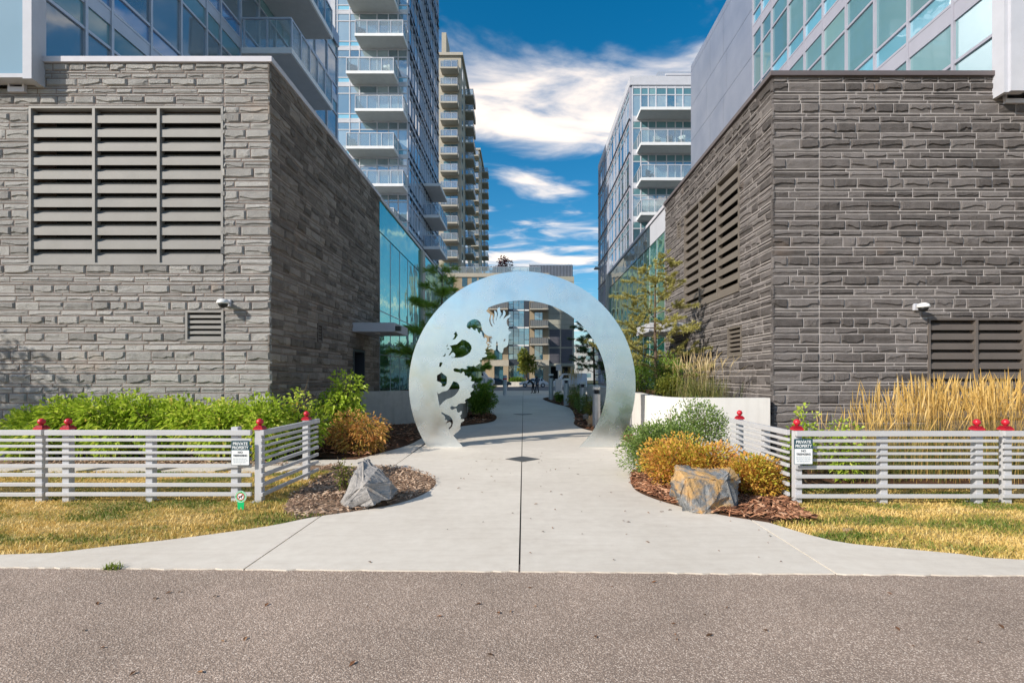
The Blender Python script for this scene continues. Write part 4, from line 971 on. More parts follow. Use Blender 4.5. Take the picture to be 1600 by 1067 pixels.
# ================================================================== FENCES
SL = [(.883,.951,.05),(.80,.838,.028),(.72,.753,.028),(.636,.669,.028),(.554,.588,.028),(.457,.504,.034),(.338,.385,.034),(.212,.259,.034),(.084,.133,.034)]
def fence(fr, u0, u1, posts, label, base):
    r = empty('fence_panel', base, label, 'fence', 'white slatted fence panels')
    for (z0, z1, d_) in SL:
        j_ = rng.uniform(-.003,.003); MB().fbox(fr, u0+rng.uniform(0,.006), u1-rng.uniform(0,.006), z0+j_, z1+j_, .0, d_).build('top_rail' if z1 > .9 else 'slat', M['fence'], parent=r, bevel=.004)
    for (u, capd, hh) in posts:
        p = MB().fbox(fr, u-.045, u+.045, .0, hh, -.092, -.002).build('post', M['fence'], parent=r, bevel=.004)
        MB().fbox(fr, u-.075, u+.075, .0, .012, -.14, -.093).build('base_plate', M['fence'], parent=p)
        if capd:
            c = fr(u, hh, -.045)
            mb = MB(); mb.fbox(fr, u-.06, u+.06, hh, hh+.018, -.105, .015)
            k = [(fr(u+a*.06, hh+.018, -.045+b*.06)) for a, b in ((-1,-1),(1,-1),(1,1),(-1,1))]; k2 = [(fr(u+a*.035, hh+.052, -.045+b*.035)) for a, b in ((-1,-1),(1,-1),(1,1),(-1,1))]
            mb.add(k+k2, [(0,1,5,4),(1,2,6,5),(2,3,7,6),(3,0,4,7),(4,5,6,7)]); mb.add(k[::-1]+k2[::-1], [(0,1,5,4),(1,2,6,5),(2,3,7,6),(3,0,4,7),(4,5,6,7)])
            pc = mb.build('post_cap', M['red'], parent=p)
            MB().lathe(c, [(.024,.045),(.018,.056),(.03,.066),(.042,.082),(.045,.098),(.041,.116),(.028,.132),(.012,.140),(0,.142)], 18).build('finial', M['red'], parent=p, smooth=True)
    return r
ffl = frame((0,6.72,0), (1,0,0), (0,-1,0)); k_ = 6.72/F
ux = lambda px: (px-CX)*k_
fence(ffl, -9.6, ux(70), [(ux(60),1,.955),(-8.2,0,.955)], 'white slat fence panel cut by the left edge of the picture', (-8,6.72,0))
fence(ffl, ux(74), ux(394.5), [(ux(102),1,.955),(ux(232.5),0,.88),(ux(366),0,.985)], 'long white slat fence panel with a sign at its right end, before the hedge', (-5,6.72,0))
fcl = frame((-3.43,0,0), (0,1,0), (-1,0,0))
fence(frame((-3.43,0,0), (0,1,0), (1,0,0)), 6.66, 8.5, [(6.75,1,.955),(8.2,1,.955)], 'short white fence panel running back beside the pointed boulder', (-3.43,7.5,0))
ffr = frame((0,6.62,0), (1,0,0), (0,-1,0)); k_ = 6.62/F
fence(ffr, ux(1241), ux(1557.5), [(ux(1248),1,.955),(ux(1382),0,.88),(ux(1531),1,.955)], 'long white slat fence panel with a sign at its left end, before tall grasses', (5,6.62,0))
fence(ffr, ux(1564.5), 9.4, [(ux(1576),1,.955),(8.6,0,.955)], 'white slat fence panel cut by the right edge of the picture', (7.5,6.62,0))
fence(frame((3.50,0,0), (0,1,0), (-1,0,0)), 6.72, 8.6, [(7.5,0,.88),(8.40,1,.955)], 'short white fence panel running back behind the orange shrub', (3.5,7.6,0))
# ================================================================== SIGNS
FONT = bpy.data.fonts.load('<builtin>') if '<builtin>' in bpy.data.fonts else None
def text_mesh(txt, size, bold=0.0, sx=1.0):
    cu = bpy.data.curves.new('t', 'FONT'); cu.body = txt; cu.size = size; cu.align_x = 'CENTER'; cu.align_y = 'CENTER'; cu.extrude = .0006; cu.offset = bold
    ob = bpy.data.objects.new('t', cu); COL.objects.link(ob); ob.scale.x = sx; bpy.context.view_layer.update()
    me = bpy.data.meshes.new_from_object(ob.evaluated_get(bpy.context.evaluated_depsgraph_get())); bpy.data.objects.remove(ob)
    me.transform(Matrix.Diagonal((sx,1,1,1))); me.transform(Matrix.Rotation(R(90),4,'X')); return me
def put_text(txt, size, mat, parent, loc, bold=0, sx=1.0):
    me = text_mesh(txt, size, bold, sx); me.materials.clear(); me.materials.append(mat); o = bpy.data.objects.new('lettering', me); COL.objects.link(o)
    o.parent = parent; o.location = Vector(loc)-ORG[parent.name]; return o
M['sign_w'] = plain('sign_white', (.78,.80,.82), .4, 0, .03); M['sign_b'] = plain('sign_teal', (.01,.06,.085), .4, 0, .05); M['ink'] = plain('sign_ink', (.02,.03,.04), .5)
M['ink_g'] = plain('sign_small_print', (.38,.44,.48), .5); M['sign_g'] = plain('sign_green', (.0,.50,.16), .35, 0, .04); M['sign_r'] = plain('sign_red', (.60,.06,.04), .4)
def rrect(x0, x1, z0, z1, r, y0, y1, mb, n=5):
    pts = []
    for cx_, cz_, a0 in ((x1-r,z0+r,-90),(x1-r,z1-r,0),(x0+r,z1-r,90),(x0+r,z0+r,180)):
        for k in range(n): a = R(a0+90*k/(n-1)); pts.append((cx_+r*math.cos(a), cz_+r*math.sin(a)))
    m = len(pts); mb.add([(p[0],y0,p[1]) for p in pts]+[(p[0],y1,p[1]) for p in pts], [tuple(range(m)), tuple(range(2*m-1,m-1,-1))]+[(i,m+i,m+(i+1)%m,(i+1)%m) for i in range(m)])
def np_sign(px0, px1, py0, py1, d, label):
    a = P(px0, py1, d); b = P(px1, py0, d); y = d-.06; W_, H_ = b.x-a.x, b.z-a.z; cx_ = (a.x+b.x)/2
    r = empty('warning_sign', (cx_, y, a.z), label, 'sign', 'private property signs on the fence')
    mb = MB(); rrect(a.x, b.x, a.z, b.z, .012, y, y+.004, mb); mb.build('border', M['sign_b'], parent=r)
    mb = MB(); rrect(a.x+.005, b.x-.005, a.z+.005, b.z-H_*.385, .008, y-.0012, y-.0002, mb); mb.build('face', M['sign_w'], parent=r)
    put_text('PRIVATE', .052, M['sign_w'], r, (cx_, y-.002, b.z-H_*.125), .0012, 1.0); put_text('PROPERTY', .052, M['sign_w'], r, (cx_, y-.002, b.z-H_*.285), .0012, .84)
    put_text('NO', .036, M['ink'], r, (cx_, y-.003, b.z-H_*.475), .0008, 1.1); put_text('TRESPASSING', .036, M['ink'], r, (cx_, y-.003, b.z-H_*.605), .0008, .84)
    mb = MB()
    for k, (p, q) in enumerate(((.10,.86),(.12,.9),(.14,.82))):
        u = p
        while u < q:
            l = rng.uniform(.05,.16); mb.box(a.x+W_*u, a.x+W_*min(u+l,q), y-.0026, y-.0014, b.z-H_*(.745+.075*k), b.z-H_*(.715+.075*k)); u += l+.025
    mb.build('small_print', M['ink_g'], parent=r)
    for sz in (b.z-.012, a.z+.016): MB().tube([(cx_, y-.004, sz), (cx_, y+.062, sz)], .004, 8).build('screw', M['galv'], parent=r)
np_sign(365.3, 393.6, 687.5, 725.6, 6.70, 'private property sign on the left fence, beside the corner post')
np_sign(1237, 1265.8, 684.6, 724, 6.58, 'private property sign on the right fence, above the orange shrub')
# round green no-dogs marker
d = 6.28; q = P(376, 775.5, d); y = d
r = empty('dog_marker', (q.x, y, 0), 'small round green marker with a crossed out dog before the left fence', 'sign')
def disc(r0, r1, y0, y1, n=28):
    mb = MB(); vs_ = []
    for yy in (y0, y1):
        for rr in (r0, r1):
            vs_ += [(q.x+rr*math.cos(2*math.pi*k/n), yy, q.z+rr*math.sin(2*math.pi*k/n)) for k in range(n)]
    fs_ = []
    for k in range(n):
        j = (k+1) % n; fs_ += [(k,j,n+j,n+k),(2*n+k,3*n+k,3*n+j,2*n+j),(n+k,n+j,3*n+j,3*n+k)]
        if r0 > .001: fs_.append((k,2*n+k,2*n+j,j))
    mb.add(vs_, fs_); return mb
rad = 9.2*d/F
disc(.0005, rad, y, y+.006).build('disc', M['sign_g'], parent=r); disc(.0005, rad*.62, y-.0016, y-.0003).build('face', M['sign_w'], parent=r)
disc(rad*.52, rad*.64, y-.003, y-.0018).build('red_ring', M['sign_r'], parent=r); disc(rad*.92, rad*.99, y-.0016, y-.0003).build('rim', M['sign_w'], parent=r)
mb = MB(); u = Vector((.7071,0,.7071)); v = Vector((.7071,0,-.7071)); c = Vector((q.x, y-.003, q.z)); k = rad*.52; t_ = rad*.07
mb.add([c-u*k-v*t_, c+u*k-v*t_, c+u*k+v*t_, c-u*k+v*t_, c-u*k-v*t_+Vector((0,.0012,0)), c+u*k-v*t_+Vector((0,.0012,0)), c+u*k+v*t_+Vector((0,.0012,0)), c-u*k+v*t_+Vector((0,.0012,0))], [(0,1,2,3),(4,7,6,5),(0,4,5,1),(1,5,6,2),(2,6,7,3),(3,7,4,0)]); mb.build('slash', M['sign_r'], parent=r)
dg = [(-.42,.02),(-.30,.10),(-.05,.08),(.12,.10),(.22,.26),(.36,.22),(.40,.12),(.26,.08),(.20,-.06),(.22,-.3),(.15,-.3),(.12,-.1),(-.12,-.08),(-.20,-.3),(-.28,-.3),(-.26,-.05),(-.36,-.02)]
dg = dg[::-1]; n = len(dg); mb = MB(); mb.add([(q.x+p[0]*rad, y-.0042, q.z+p[1]*rad) for p in dg]+[(q.x+p[0]*rad, y-.0032, q.z+p[1]*rad) for p in dg], [tuple(range(n-1,-1,-1)), tuple(range(n,2*n))]+[(i,(i+1)%n,n+(i+1)%n,n+i) for i in range(n)]); mb.build('dog_silhouette', M['ink'], parent=r)
mb = MB()
for k in range(22):
    a = 2*math.pi*k/22
    if k % 6 == 5: continue
    cx_, cz_ = q.x+rad*.78*math.cos(a), q.z+rad*.78*math.sin(a); s_ = rad*.055; mb.box(cx_-s_, cx_+s_, y-.0016, y-.0003, cz_-s_, cz_+s_)
mb.build('small_print', M['sign_w'], parent=r)
mb = MB(); hw = 5.3*d/F; zb = q.z-rad*.86; pts = [(-hw,zb),(hw,zb),(hw*.92,.03),(hw*.5,.0),(hw*.1,.055),(-hw*.5,.0),(-hw*.92,.03)]
n = len(pts); pts = pts[::-1]; mb.add([(q.x+p[0], y+.0008, p[1]) for p in pts]+[(q.x+p[0], y+.0055, p[1]) for p in pts], [tuple(range(n)), tuple(range(2*n-1,n-1,-1))]+[(i,n+i,n+(i+1)%n,(i+1)%n) for i in range(n)]); mb.build('stake', M['sign_g'], parent=r)
# ================================================================== PLANTERS
def wall_path(name, pts, h, th, mat, label, soil):
    r = empty(name, (pts[0][0], pts[0][1], 0), label, 'planter'); n = len(pts); ins = []
    for i, p in enumerate(pts):
        a = Vector(pts[max(i-1,0)]); b = Vector(pts[min(i+1,n-1)]); t = (b-a).normalized(); nn = Vector((-t.y, t.x)); ins.append((p[0]+nn.x*th, p[1]+nn.y*th))
    mb = MB(); vs_ = []
    for z in (-.05, h):
        vs_ += [(p[0],p[1],z) for p in pts]+[(p[0],p[1],z) for p in ins]
    fs_ = []
    for i in range(n-1):
        fs_ += [(i,i+1,2*n+i+1,2*n+i),(n+i+1,n+i,3*n+i,3*n+i+1),(2*n+i,2*n+i+1,3*n+i+1,3*n+i)]
    fs_ += [(0,2*n,3*n,n),(n-1,2*n-1,4*n-1,3*n-1)]; mb.add(vs_, fs_); mb.build('wall', mat, parent=r)
    poly = ins+soil; mb = MB(); mb.add([(p[0],p[1],h-.09) for p in poly], [tuple(range(len(poly)))]); mb.build('soil', M['soil'], parent=r); return r
pr = smooth_open([(5.02,10.42),(3.7,10.45),(3.15,10.6),(2.88,11.1),(2.85,12.2),(3.0,14),(3.2,17),(3.3,21),(3.35,27)], 5)
wall_path('concrete_planter', [(p[0],p[1]) for p in pr][::-1], 1.21, .22, M['concrete_p'], 'pale curved concrete planter wall right of the ring', [(5.0,27),(5.0,10.7)][::-1]) if False else wall_path('concrete_planter', pr[::-1], 1.21, -.0 or .22, M['concrete_p'], 'pale curved concrete planter wall right of the ring', [(5.1,10.66),(5.1,27)])
plf = smooth_open([(-5.2,16.35),(-4.4,16.85),(-3.2,17.9),(-2.45,18.8),(-2.2,19.6),(-2.3,21),(-2.6,24)], 4)
wall_path('concrete_planter', plf, 1.17, .2, M['concrete_w'], 'grey weathered concrete planter wall left of the ring', [(-5.1,24),(-5.1,16.8)])
# ================================================================== BOLLARDS
def bollard(px, top_py, d, label, lit=False):
    b = P(px, top_py, d); r = empty('lamp_bollard', (b.x, d, b.z-1.3), label, 'bollard', 'round lamp bollards along the path'); z0 = b.z-1.3
    c = (b.x, d, z0)
    MB().lathe(c, [(.125,-.1),(.125,1.06),(.115,1.07)], 24).build('post', M['galv'], parent=r, smooth=False)
    MB().lathe(c, [(.07,1.07),(.07,1.22)], 16).build('lamp', M['black'], parent=r)
    mb = MB(); [mb.lathe(c, [(.118,1.10+k*.035),(.10,1.118+k*.035)], 24) for k in range(3)]; mb.build('louver_ring', M['mullion_d'], parent=r)
    MB().lathe(c, [(.125,1.205),(.128,1.22),(.128,1.29),(.12,1.30)], 24).build('lamp_cap', M['lens'], parent=r)
bollard(932, 604, 16.4, 'nearest lamp bollard at the right edge of the path, beside a tan rock')
bollard(910.5, 596.7, 22.0, 'second lamp bollard from the ring, rising out of low shrubs')
bollard(884.8, 591.0, 24.6, 'third lamp bollard from the ring, beside a dark round shrub')
bollard(861, 584, 27.6, 'farthest lamp bollard, at the tip of the mulch bed')
# thin steel posts near the street and a small blue-grey street sign
for i, (px, ww) in enumerate(((789,.16),(757.5,.12),(763,.12),(768.5,.12),(868.5,.11),(871.3,.11),(874.2,.11),(877,.11))):
    d = 40 if i == 0 else 54; zt = EYE-((586 if i == 0 else 592)-CY)*d/F; zb = gz(d)+.012
    MBb = MB().lathe(((px-CX)*d/F, d, zb), [(ww,0),(ww,zt-zb-.03),(ww*.8,zt-zb)], 14)
    o = MBb.build('street_bollard', M['galv']); tag(o, 'single thick grey post on the path before the dark parked car' if i == 0 else {757.5:'leftmost slim steel post left of the thick grey post',763:'middle slim steel post left of the thick grey post',768.5:'slim steel post nearest the thick grey post on its left',868.5:'first of four slim posts right of the farthest lamp bollard',871.3:'second of four slim posts right of the farthest lamp bollard',874.2:'third of four slim posts right of the farthest lamp bollard',877:'last of four slim posts right of the farthest lamp bollard'}[px], 'post', 'slim steel posts by the street')
    if i == 0:
        MB().lathe(((px-CX)*d/F, d, zb), [(ww+.004,zt-zb-.35),(ww+.004,zt-zb-.25)], 14).build('red_band', M['red'], parent=o)
q = P(872.5, 574, 57); r = empty('street_sign', (q.x, 57, 0), 'small square grey street sign on a pole by the crossing', 'sign')
MB().lathe((q.x,57,0), [(.05,-.02),(.05,q.z+.4)], 8).build('pole', M['galv'], parent=r); MB().box(q.x-.27,q.x+.27,56.92,56.945,q.z-.35,q.z+.35).build('sign_plate', M['grey_metal'], parent=r)
# ================================================================== ROCKS
def rock(name, pts, mat, label, sub=4, amp=.05, seed=0, cat='boulder', sc=3.0):
    bm = bmesh.new(); [bm.verts.new(p) for p in pts]; bmesh.ops.convex_hull(bm, input=bm.verts[:])
    bmesh.ops.delete(bm, geom=[v for v in bm.verts if not v.link_faces], context='VERTS')
    bmesh.ops.triangulate(bm, faces=bm.faces[:])
    for _ in range(sub): bmesh.ops.subdivide_edges(bm, edges=bm.edges[:], cuts=1)
    bm.normal_update()
    for v in bm.verts:
        p = v.co*sc+Vector((seed,seed,seed)); n = mnoise.ridged_multi_fractal(p, 1.0, 2.1, 5, 1.0, 2.0)*.5-.55
        f = mnoise.cell(v.co*sc*1.3+Vector((seed,0,0)))
        n2 = mnoise.fractal(p*3, .9, 2, 4)
        n3 = mnoise.noise(p*7)+.5*mnoise.noise(p*15)
        v.co += v.normal*(amp*n+amp*.45*n2+amp*.3*f+amp*.16*n3)
    me = bpy.data.meshes.new(name); bm.to_mesh(me); bm.free(); me.materials.append(mat)
    zmin = min(v.co.z for v in me.vertices); c = Vector((sum(v.co.x for v in me.vertices)/len(me.vertices), sum(v.co.y for v in me.vertices)/len(me.vertices), zmin))
    me.transform(Matrix.Translation(-c)); o = bpy.data.objects.new(name, me); COL.objects.link(o); o.location = c; tag(o, label, cat); return o
def rock_mat(name, cols, rust=None, rs=1.7, rthr=.5, dirv=None):
    m, t, b = base_mat(name); n = math_(t, 'ADD', math_(t, 'MULTIPLY', noise_(t, 3, 6, .65), .65), math_(t, 'MULTIPLY', noise_(t, 24, 5, .7), .35))
    c = ramp(t, n, cols)
    if rust:
        g = N(t, 'ShaderNodeNewGeometry'); f = math_(t, 'MULTIPLY', math_(t, 'SUBTRACT', noise_(t, rs, 4, .6), rthr, clamp=True), 9, clamp=True)
        c = mixc(t, f, c, mixc(t, noise_(t, 14, 4), rust[0], rust[1]))
    L(t, c, b.inputs['Base Color']); b.inputs['Roughness'].default_value = .85; b.inputs['Specular IOR Level'].default_value = .25
    L(t, bump(t, noise_(t, 40, 7, .7), .9, .02), b.inputs['Normal']); return m
M['rock_g'] = rock_mat('grey_rock', [(.3,(.16,.155,.155)),(.5,(.36,.34,.325)),(.7,(.54,.48,.43))], ((.36,.27,.21),(.42,.34,.28)), 2.6, .56)
M['rock_o'] = rock_mat('rusty_rock', [(.3,(.085,.09,.095)),(.5,(.20,.205,.21)),(.7,(.36,.36,.355))], ((.48,.26,.08),(.58,.40,.21)), 3.3, .505)
M['rock_t'] = rock_mat('tan_rock', [(.3,(.26,.17,.10)),(.7,(.48,.34,.20))])
a = lambda px, py, d: P(px, py, d)
rock('boulder', [a(567,719,6.65),a(574,716,6.75),a(582,726,6.7),a(552,737,6.5),a(530,783,6.45),(-2.35,6.9,-.05),(-2.3,6.5,-.06),a(545,790,6.35),a(584,788,6.3),a(612,780,6.45),a(608,752,6.6),a(590,733,6.6),(-1.72,7.05,.05),(-2.0,7.2,-.05),a(570,757,6.3)], M['rock_g'], 'pointed grey boulder on pale mulch beside the left fence', 5, .06, 3.1)
rock('boulder', [a(1058,729,6.45),a(1140,733,6.6),a(1157,748,6.45),a(1052,752,6.3),a(1062,776,6.22),a(1084,798,6.15),a(1100,803,6.1),a(1145,795,6.2),a(1152,772,6.3),a(1072,748,6.15),a(1136,749,6.2),(1.95,6.9,.0),(2.6,6.95,.0),a(1080,730,6.85),a(1145,738,6.85),(2.0,6.25,-.03),(2.6,6.3,-.03)], M['rock_o'], 'blocky grey boulder with rusty orange faces on bark mulch', 5, .06, 8.7)
rock('rock', [a(920,650,16.9),a(927,646,17.2),a(916,655,17.0),a(919,667,16.6),a(930,670,16.6),a(930,650,17.0),a(925,660,17.6)], M['rock_t'], 'tan rock leaning on the nearest lamp bollard', 3, .05, 1.3, 'rock')
rock('rock', [a(911,648,18.6),a(918,645,18.9),a(922,652,18.6),a(911,655,18.6),a(920,656,18.8),a(915,650,19.2)], M['rock_g'], 'small grey rock behind the tan one', 3, .04, 5.3, 'rock')
for (px, py, s_, lb) in ((1325,829,.06,'small pale stone lying on the right lawn'),(1000,757,.035,'small tan stone on the bark mulch'),):
    q = G(px, py); rock('stone', [(q.x+s_*math.cos(k*1.05)*rng.uniform(.8,1.3), q.y+s_*.7*math.sin(k*1.05), z) for k in range(6) for z in (-.01, .02)], M['rock_t'], lb, 2, .008, 2, 'stone')
# ================================================================== PLANTS
def nrm(a): return a/np.maximum(np.linalg.norm(a, axis=1, keepdims=True), 1e-9)
def leaves(name, p, d, ln, wd, tint, mat, parent, droop=.25, fold=.25):
    n = len(p); d = nrm(d); r = nrng.normal(size=(n,3)); up = np.array([[0,0,1.]])
    s = nrm(np.cross(d, up)+r*.45); nn = nrm(np.cross(s, d)); nn[nn[:,2] < 0] *= -1
    ln = ln[:,None]; wd = wd[:,None]
    tip = p+d*ln-up*ln*droop; mid = p+d*ln*.45
    v = np.stack([p, mid+s*wd+nn*wd*fold, tip, mid-s*wd+nn*wd*fold], 1).reshape(-1,3)-np.array(ORG[parent.name])
    i = np.arange(n)[:,None]*4; f = np.concatenate([i+np.array([0,1,2]), i+np.array([0,2,3])],0)
    me = bpy.data.meshes.new(name); me.from_pydata(v.tolist(), [], f.tolist()); me.materials.append(mat)
    at = me.attributes.new('tint','FLOAT','POINT'); at.data.foreach_set('value', np.repeat(np.clip(tint,0,1),4)); me.update()
    o = bpy.data.objects.new(name, me); COL.objects.link(o); o.parent = parent; ORG[o.name] = ORG[parent.name]; return o
def shrub(name, c, r, n, ln, wd, mat, label, cat='shrub', group=None, lobes=9, droop=.25, stems=9, up=.5, tb=.5, zbase=None, lobe_r=(.38,.6), core=.25, flat=False):
    c = np.array(c, float); r = np.array(r, float); zb = (c[2]-r[2]) if zbase is None else zbase
    root = empty(name, (c[0], c[1], zb), label, cat, group)
    # lobes spread in the ellipsoid
    lc = []; 
    while len(lc) < lobes:
        q = nrng.uniform(-1,1,3)
        if np.linalg.norm(q) < 1 and q[2] > -.75: lc.append(q*.66)
    lc = np.array(lc); lr = nrng.uniform(*lobe_r, lobes); k = nrng.integers(0, lobes, n)
    u = nrm(nrng.normal(size=(n,3))); rad = nrng.uniform(core,1,n)**.5
    pl = lc[k]+u*(rad*lr[k])[:,None]; p = c+pl*r
    keep = p[:,2] > zb+.02; p, pl, u, k = p[keep], pl[keep], u[keep], k[keep]; n = len(p)
    d = nrm(u+nrm(pl)*.5+np.array([[0,0,up]])+nrng.normal(size=(n,3))*.45)
    t = tb+nrng.normal(0,.2,n)+(nrng.uniform(-.18,.18,lobes))[k]
    leaves('foliage', p, d, ln*nrng.uniform(.6,1.25,n), wd*nrng.uniform(.7,1.2,n), t, mat, root, droop)
    mb = MB()
    for s_ in range(stems):
        j = rng.randrange(lobes); e = c+lc[j]*r*1.1; b0 = Vector((c[0]+rng.gauss(0,.12)*r[0], c[1]+rng.gauss(0,.12)*r[1], zb-.03)); e = Vector(e); m = b0.lerp(e,.5)+Vector((rng.gauss(0,.05),rng.gauss(0,.05),.06))
        mb.tube([b0, m, e], [.012+.012*r[2],.01,.004], 5)
        for q in range(3): e2 = e+Vector((rng.gauss(0,.3)*r[0],rng.gauss(0,.3)*r[1],abs(rng.gauss(0,.3))*r[2])); mb.tube([m.lerp(e,.6), e2], [.007,.003], 4)
    mb.build('stems', M['stem'], parent=root); return root
M['lf_dog'] = leaf_mat('leaf_lime', [(.15,(.15,.24,.02)),(.4,(.38,.52,.045)),(.65,(.56,.68,.09)),(.85,(.72,.72,.17)),(1,(.70,.34,.07))], .45)
M['lf_rust'] = leaf_mat('leaf_rust', [(.1,(.18,.15,.03)),(.35,(.44,.34,.07)),(.55,(.66,.40,.11)),(.75,(.56,.22,.07)),(1,(.74,.54,.22))], .35)
M['lf_green'] = leaf_mat('leaf_green', [(.15,(.07,.13,.025)),(.5,(.19,.29,.07)),(.8,(.31,.41,.12)),(1,(.42,.50,.2))], .3)
M['lf_spirea'] = leaf_mat('leaf_orange', [(.1,(.18,.24,.03)),(.32,(.48,.44,.05)),(.55,(.72,.44,.08)),(.8,(.66,.29,.09)),(1,(.58,.31,.16))], .35)
M['lf_hedge'] = leaf_mat('leaf_hedge', [(.1,(.05,.11,.014)),(.5,(.15,.27,.03)),(.9,(.28,.40,.06))], .3)
M['lf_yg'] = leaf_mat('leaf_yellow_green', [(.1,(.07,.10,.015)),(.5,(.19,.22,.03)),(.9,(.36,.33,.06))], .35)
M['lf_purple'] = leaf_mat('leaf_purple', [(.1,(.02,.01,.014)),(.5,(.06,.025,.035)),(.9,(.12,.05,.06))], .3)
M['ndl_y'] = leaf_mat('needle_yellow', [(.1,(.20,.20,.05)),(.5,(.46,.43,.13)),(.9,(.62,.56,.22))], .25)
M['ndl_g'] = leaf_mat('needle_green', [(.1,(.10,.20,.025)),(.5,(.27,.44,.05)),(.9,(.42,.56,.10))], .25)
M['ndl_d'] = leaf_mat('needle_dark', [(.1,(.05,.09,.035)),(.5,(.13,.19,.07)),(.9,(.28,.32,.12))], .25)
M['plume'] = leaf_mat('grass_plume', [(.1,(.44,.26,.06)),(.5,(.74,.49,.15)),(.9,(.84,.64,.30))], .35)
M['plume_p'] = leaf_mat('grass_plume_pale', [(.1,(.40,.28,.12)),(.5,(.60,.46,.24)),(.9,(.72,.60,.38))], .35)
M['blade'] = leaf_mat('grass_blade', [(.1,(.05,.08,.015)),(.5,(.14,.17,.04)),(.9,(.40,.32,.12))], .35)
# long hedge before the left wall
xs = [-9.5,-8.75,-8.0,-7.25,-6.5,-5.8,-5.15]
hl = ['low leftmost end of the long green hedge, below the tree shadow','green hedge shrub with an orange tinted patch, behind the two red caps','third green hedge shrub from the left, below the wide louvers','fourth green hedge shrub from the left, below the wide louvers','green hedge shrub below the small vent','green hedge shrub right of the vent, behind the sign','green hedge shrub below the corner of the pale stone block']
for i, (x, hh) in enumerate(zip(xs, (.95,1.22,1.34,1.36,1.36,1.33,1.24))):
    shrub('hedge_shrub', (x, 9.98, hh*.52), (.80,.46,hh*.52), 3600, .125, .033, M['lf_dog'], hl[i], 'hedge', 'long green hedge before the pale stone wall', 13, .35, 9, .35, .5, 0.02, core=.1)
shrub('dogwood_shrub', (-4.55,10.35,.72), (.62,.42,.78), 1500, .11, .030, M['lf_dog'], 'lime green dogwood in front of the pale building corner', 'shrub', None, 11, .4, 10, .4, .5, 0.02)
shrub('dogwood_shrub', (-4.15,11.6,.92), (.85,.6,.98), 1500, .13, .037, M['lf_dog'], 'tall loose lime green dogwood behind the rust coloured shrub', 'shrub', None, 12, .5, 12, .4, .48, 0.02, (.28,.45))
shrub('dogwood_shrub', (-3.4,11.0,.48), (.86,.55,.58), 2900, .085, .022, M['lf_rust'], 'rust and yellow autumn shrub beside the path, left of the ring', 'shrub', None, 13, .35, 12, .3, .5, 0.02)
shrub('young_shrub', (-2.52,7.25,.25), (.17,.15,.27), 260, .05, .014, M['lf_yg'], 'small thin yellow green shrub behind the pointed boulder', 'shrub', None, 7, .3, 8, .5, .5, 0.0)
# right hand shrubs
shrub('spirea_shrub', (2.14,8.4,.42), (.60,.55,.55), 7500, .05, .016, M['lf_green'], 'low green leafy shrub at the foot of the ring, on the right', 'shrub', None, 14, .1, 12, .7, .55, 0.02)
shrub('spirea_shrub', (2.90,9.1,.58), (.82,.6,.64), 9000, .052, .016, M['lf_green'], 'taller green leafy shrub before the pale planter', 'shrub', None, 16, .1, 12, .7, .58, 0.02)
shrub('spirea_shrub', (2.45,7.6,.36), (.80,.55,.48), 9500, .05, .018, M['lf_spirea'], 'orange and yellow flowering shrub behind the rusty boulder', 'shrub', None, 26, .05, 8, .5, .55, 0.02, (.36,.5), .45)
shrub('spirea_shrub', (3.05,6.98,.28), (.58,.36,.36), 6500, .05, .018, M['lf_spirea'], 'orange shrub against the right fence sign post', 'shrub', None, 22, .05, 8, .5, .55, 0.02, (.36,.5), .45)
for (x, y, h) in ((4.35,8.0,.56),(5.0,8.1,.52)):
    shrub('lime_shrub', (x,y,h), (.36,.3,h), 620, .085, .026, M['lf_dog'], 'lime green plant behind the right fence near the corner post' if x < 4.6 else 'lime green plant behind the right fence, second from the corner post', 'shrub', None, 9, .3, 9, .5, .45, 0.0)
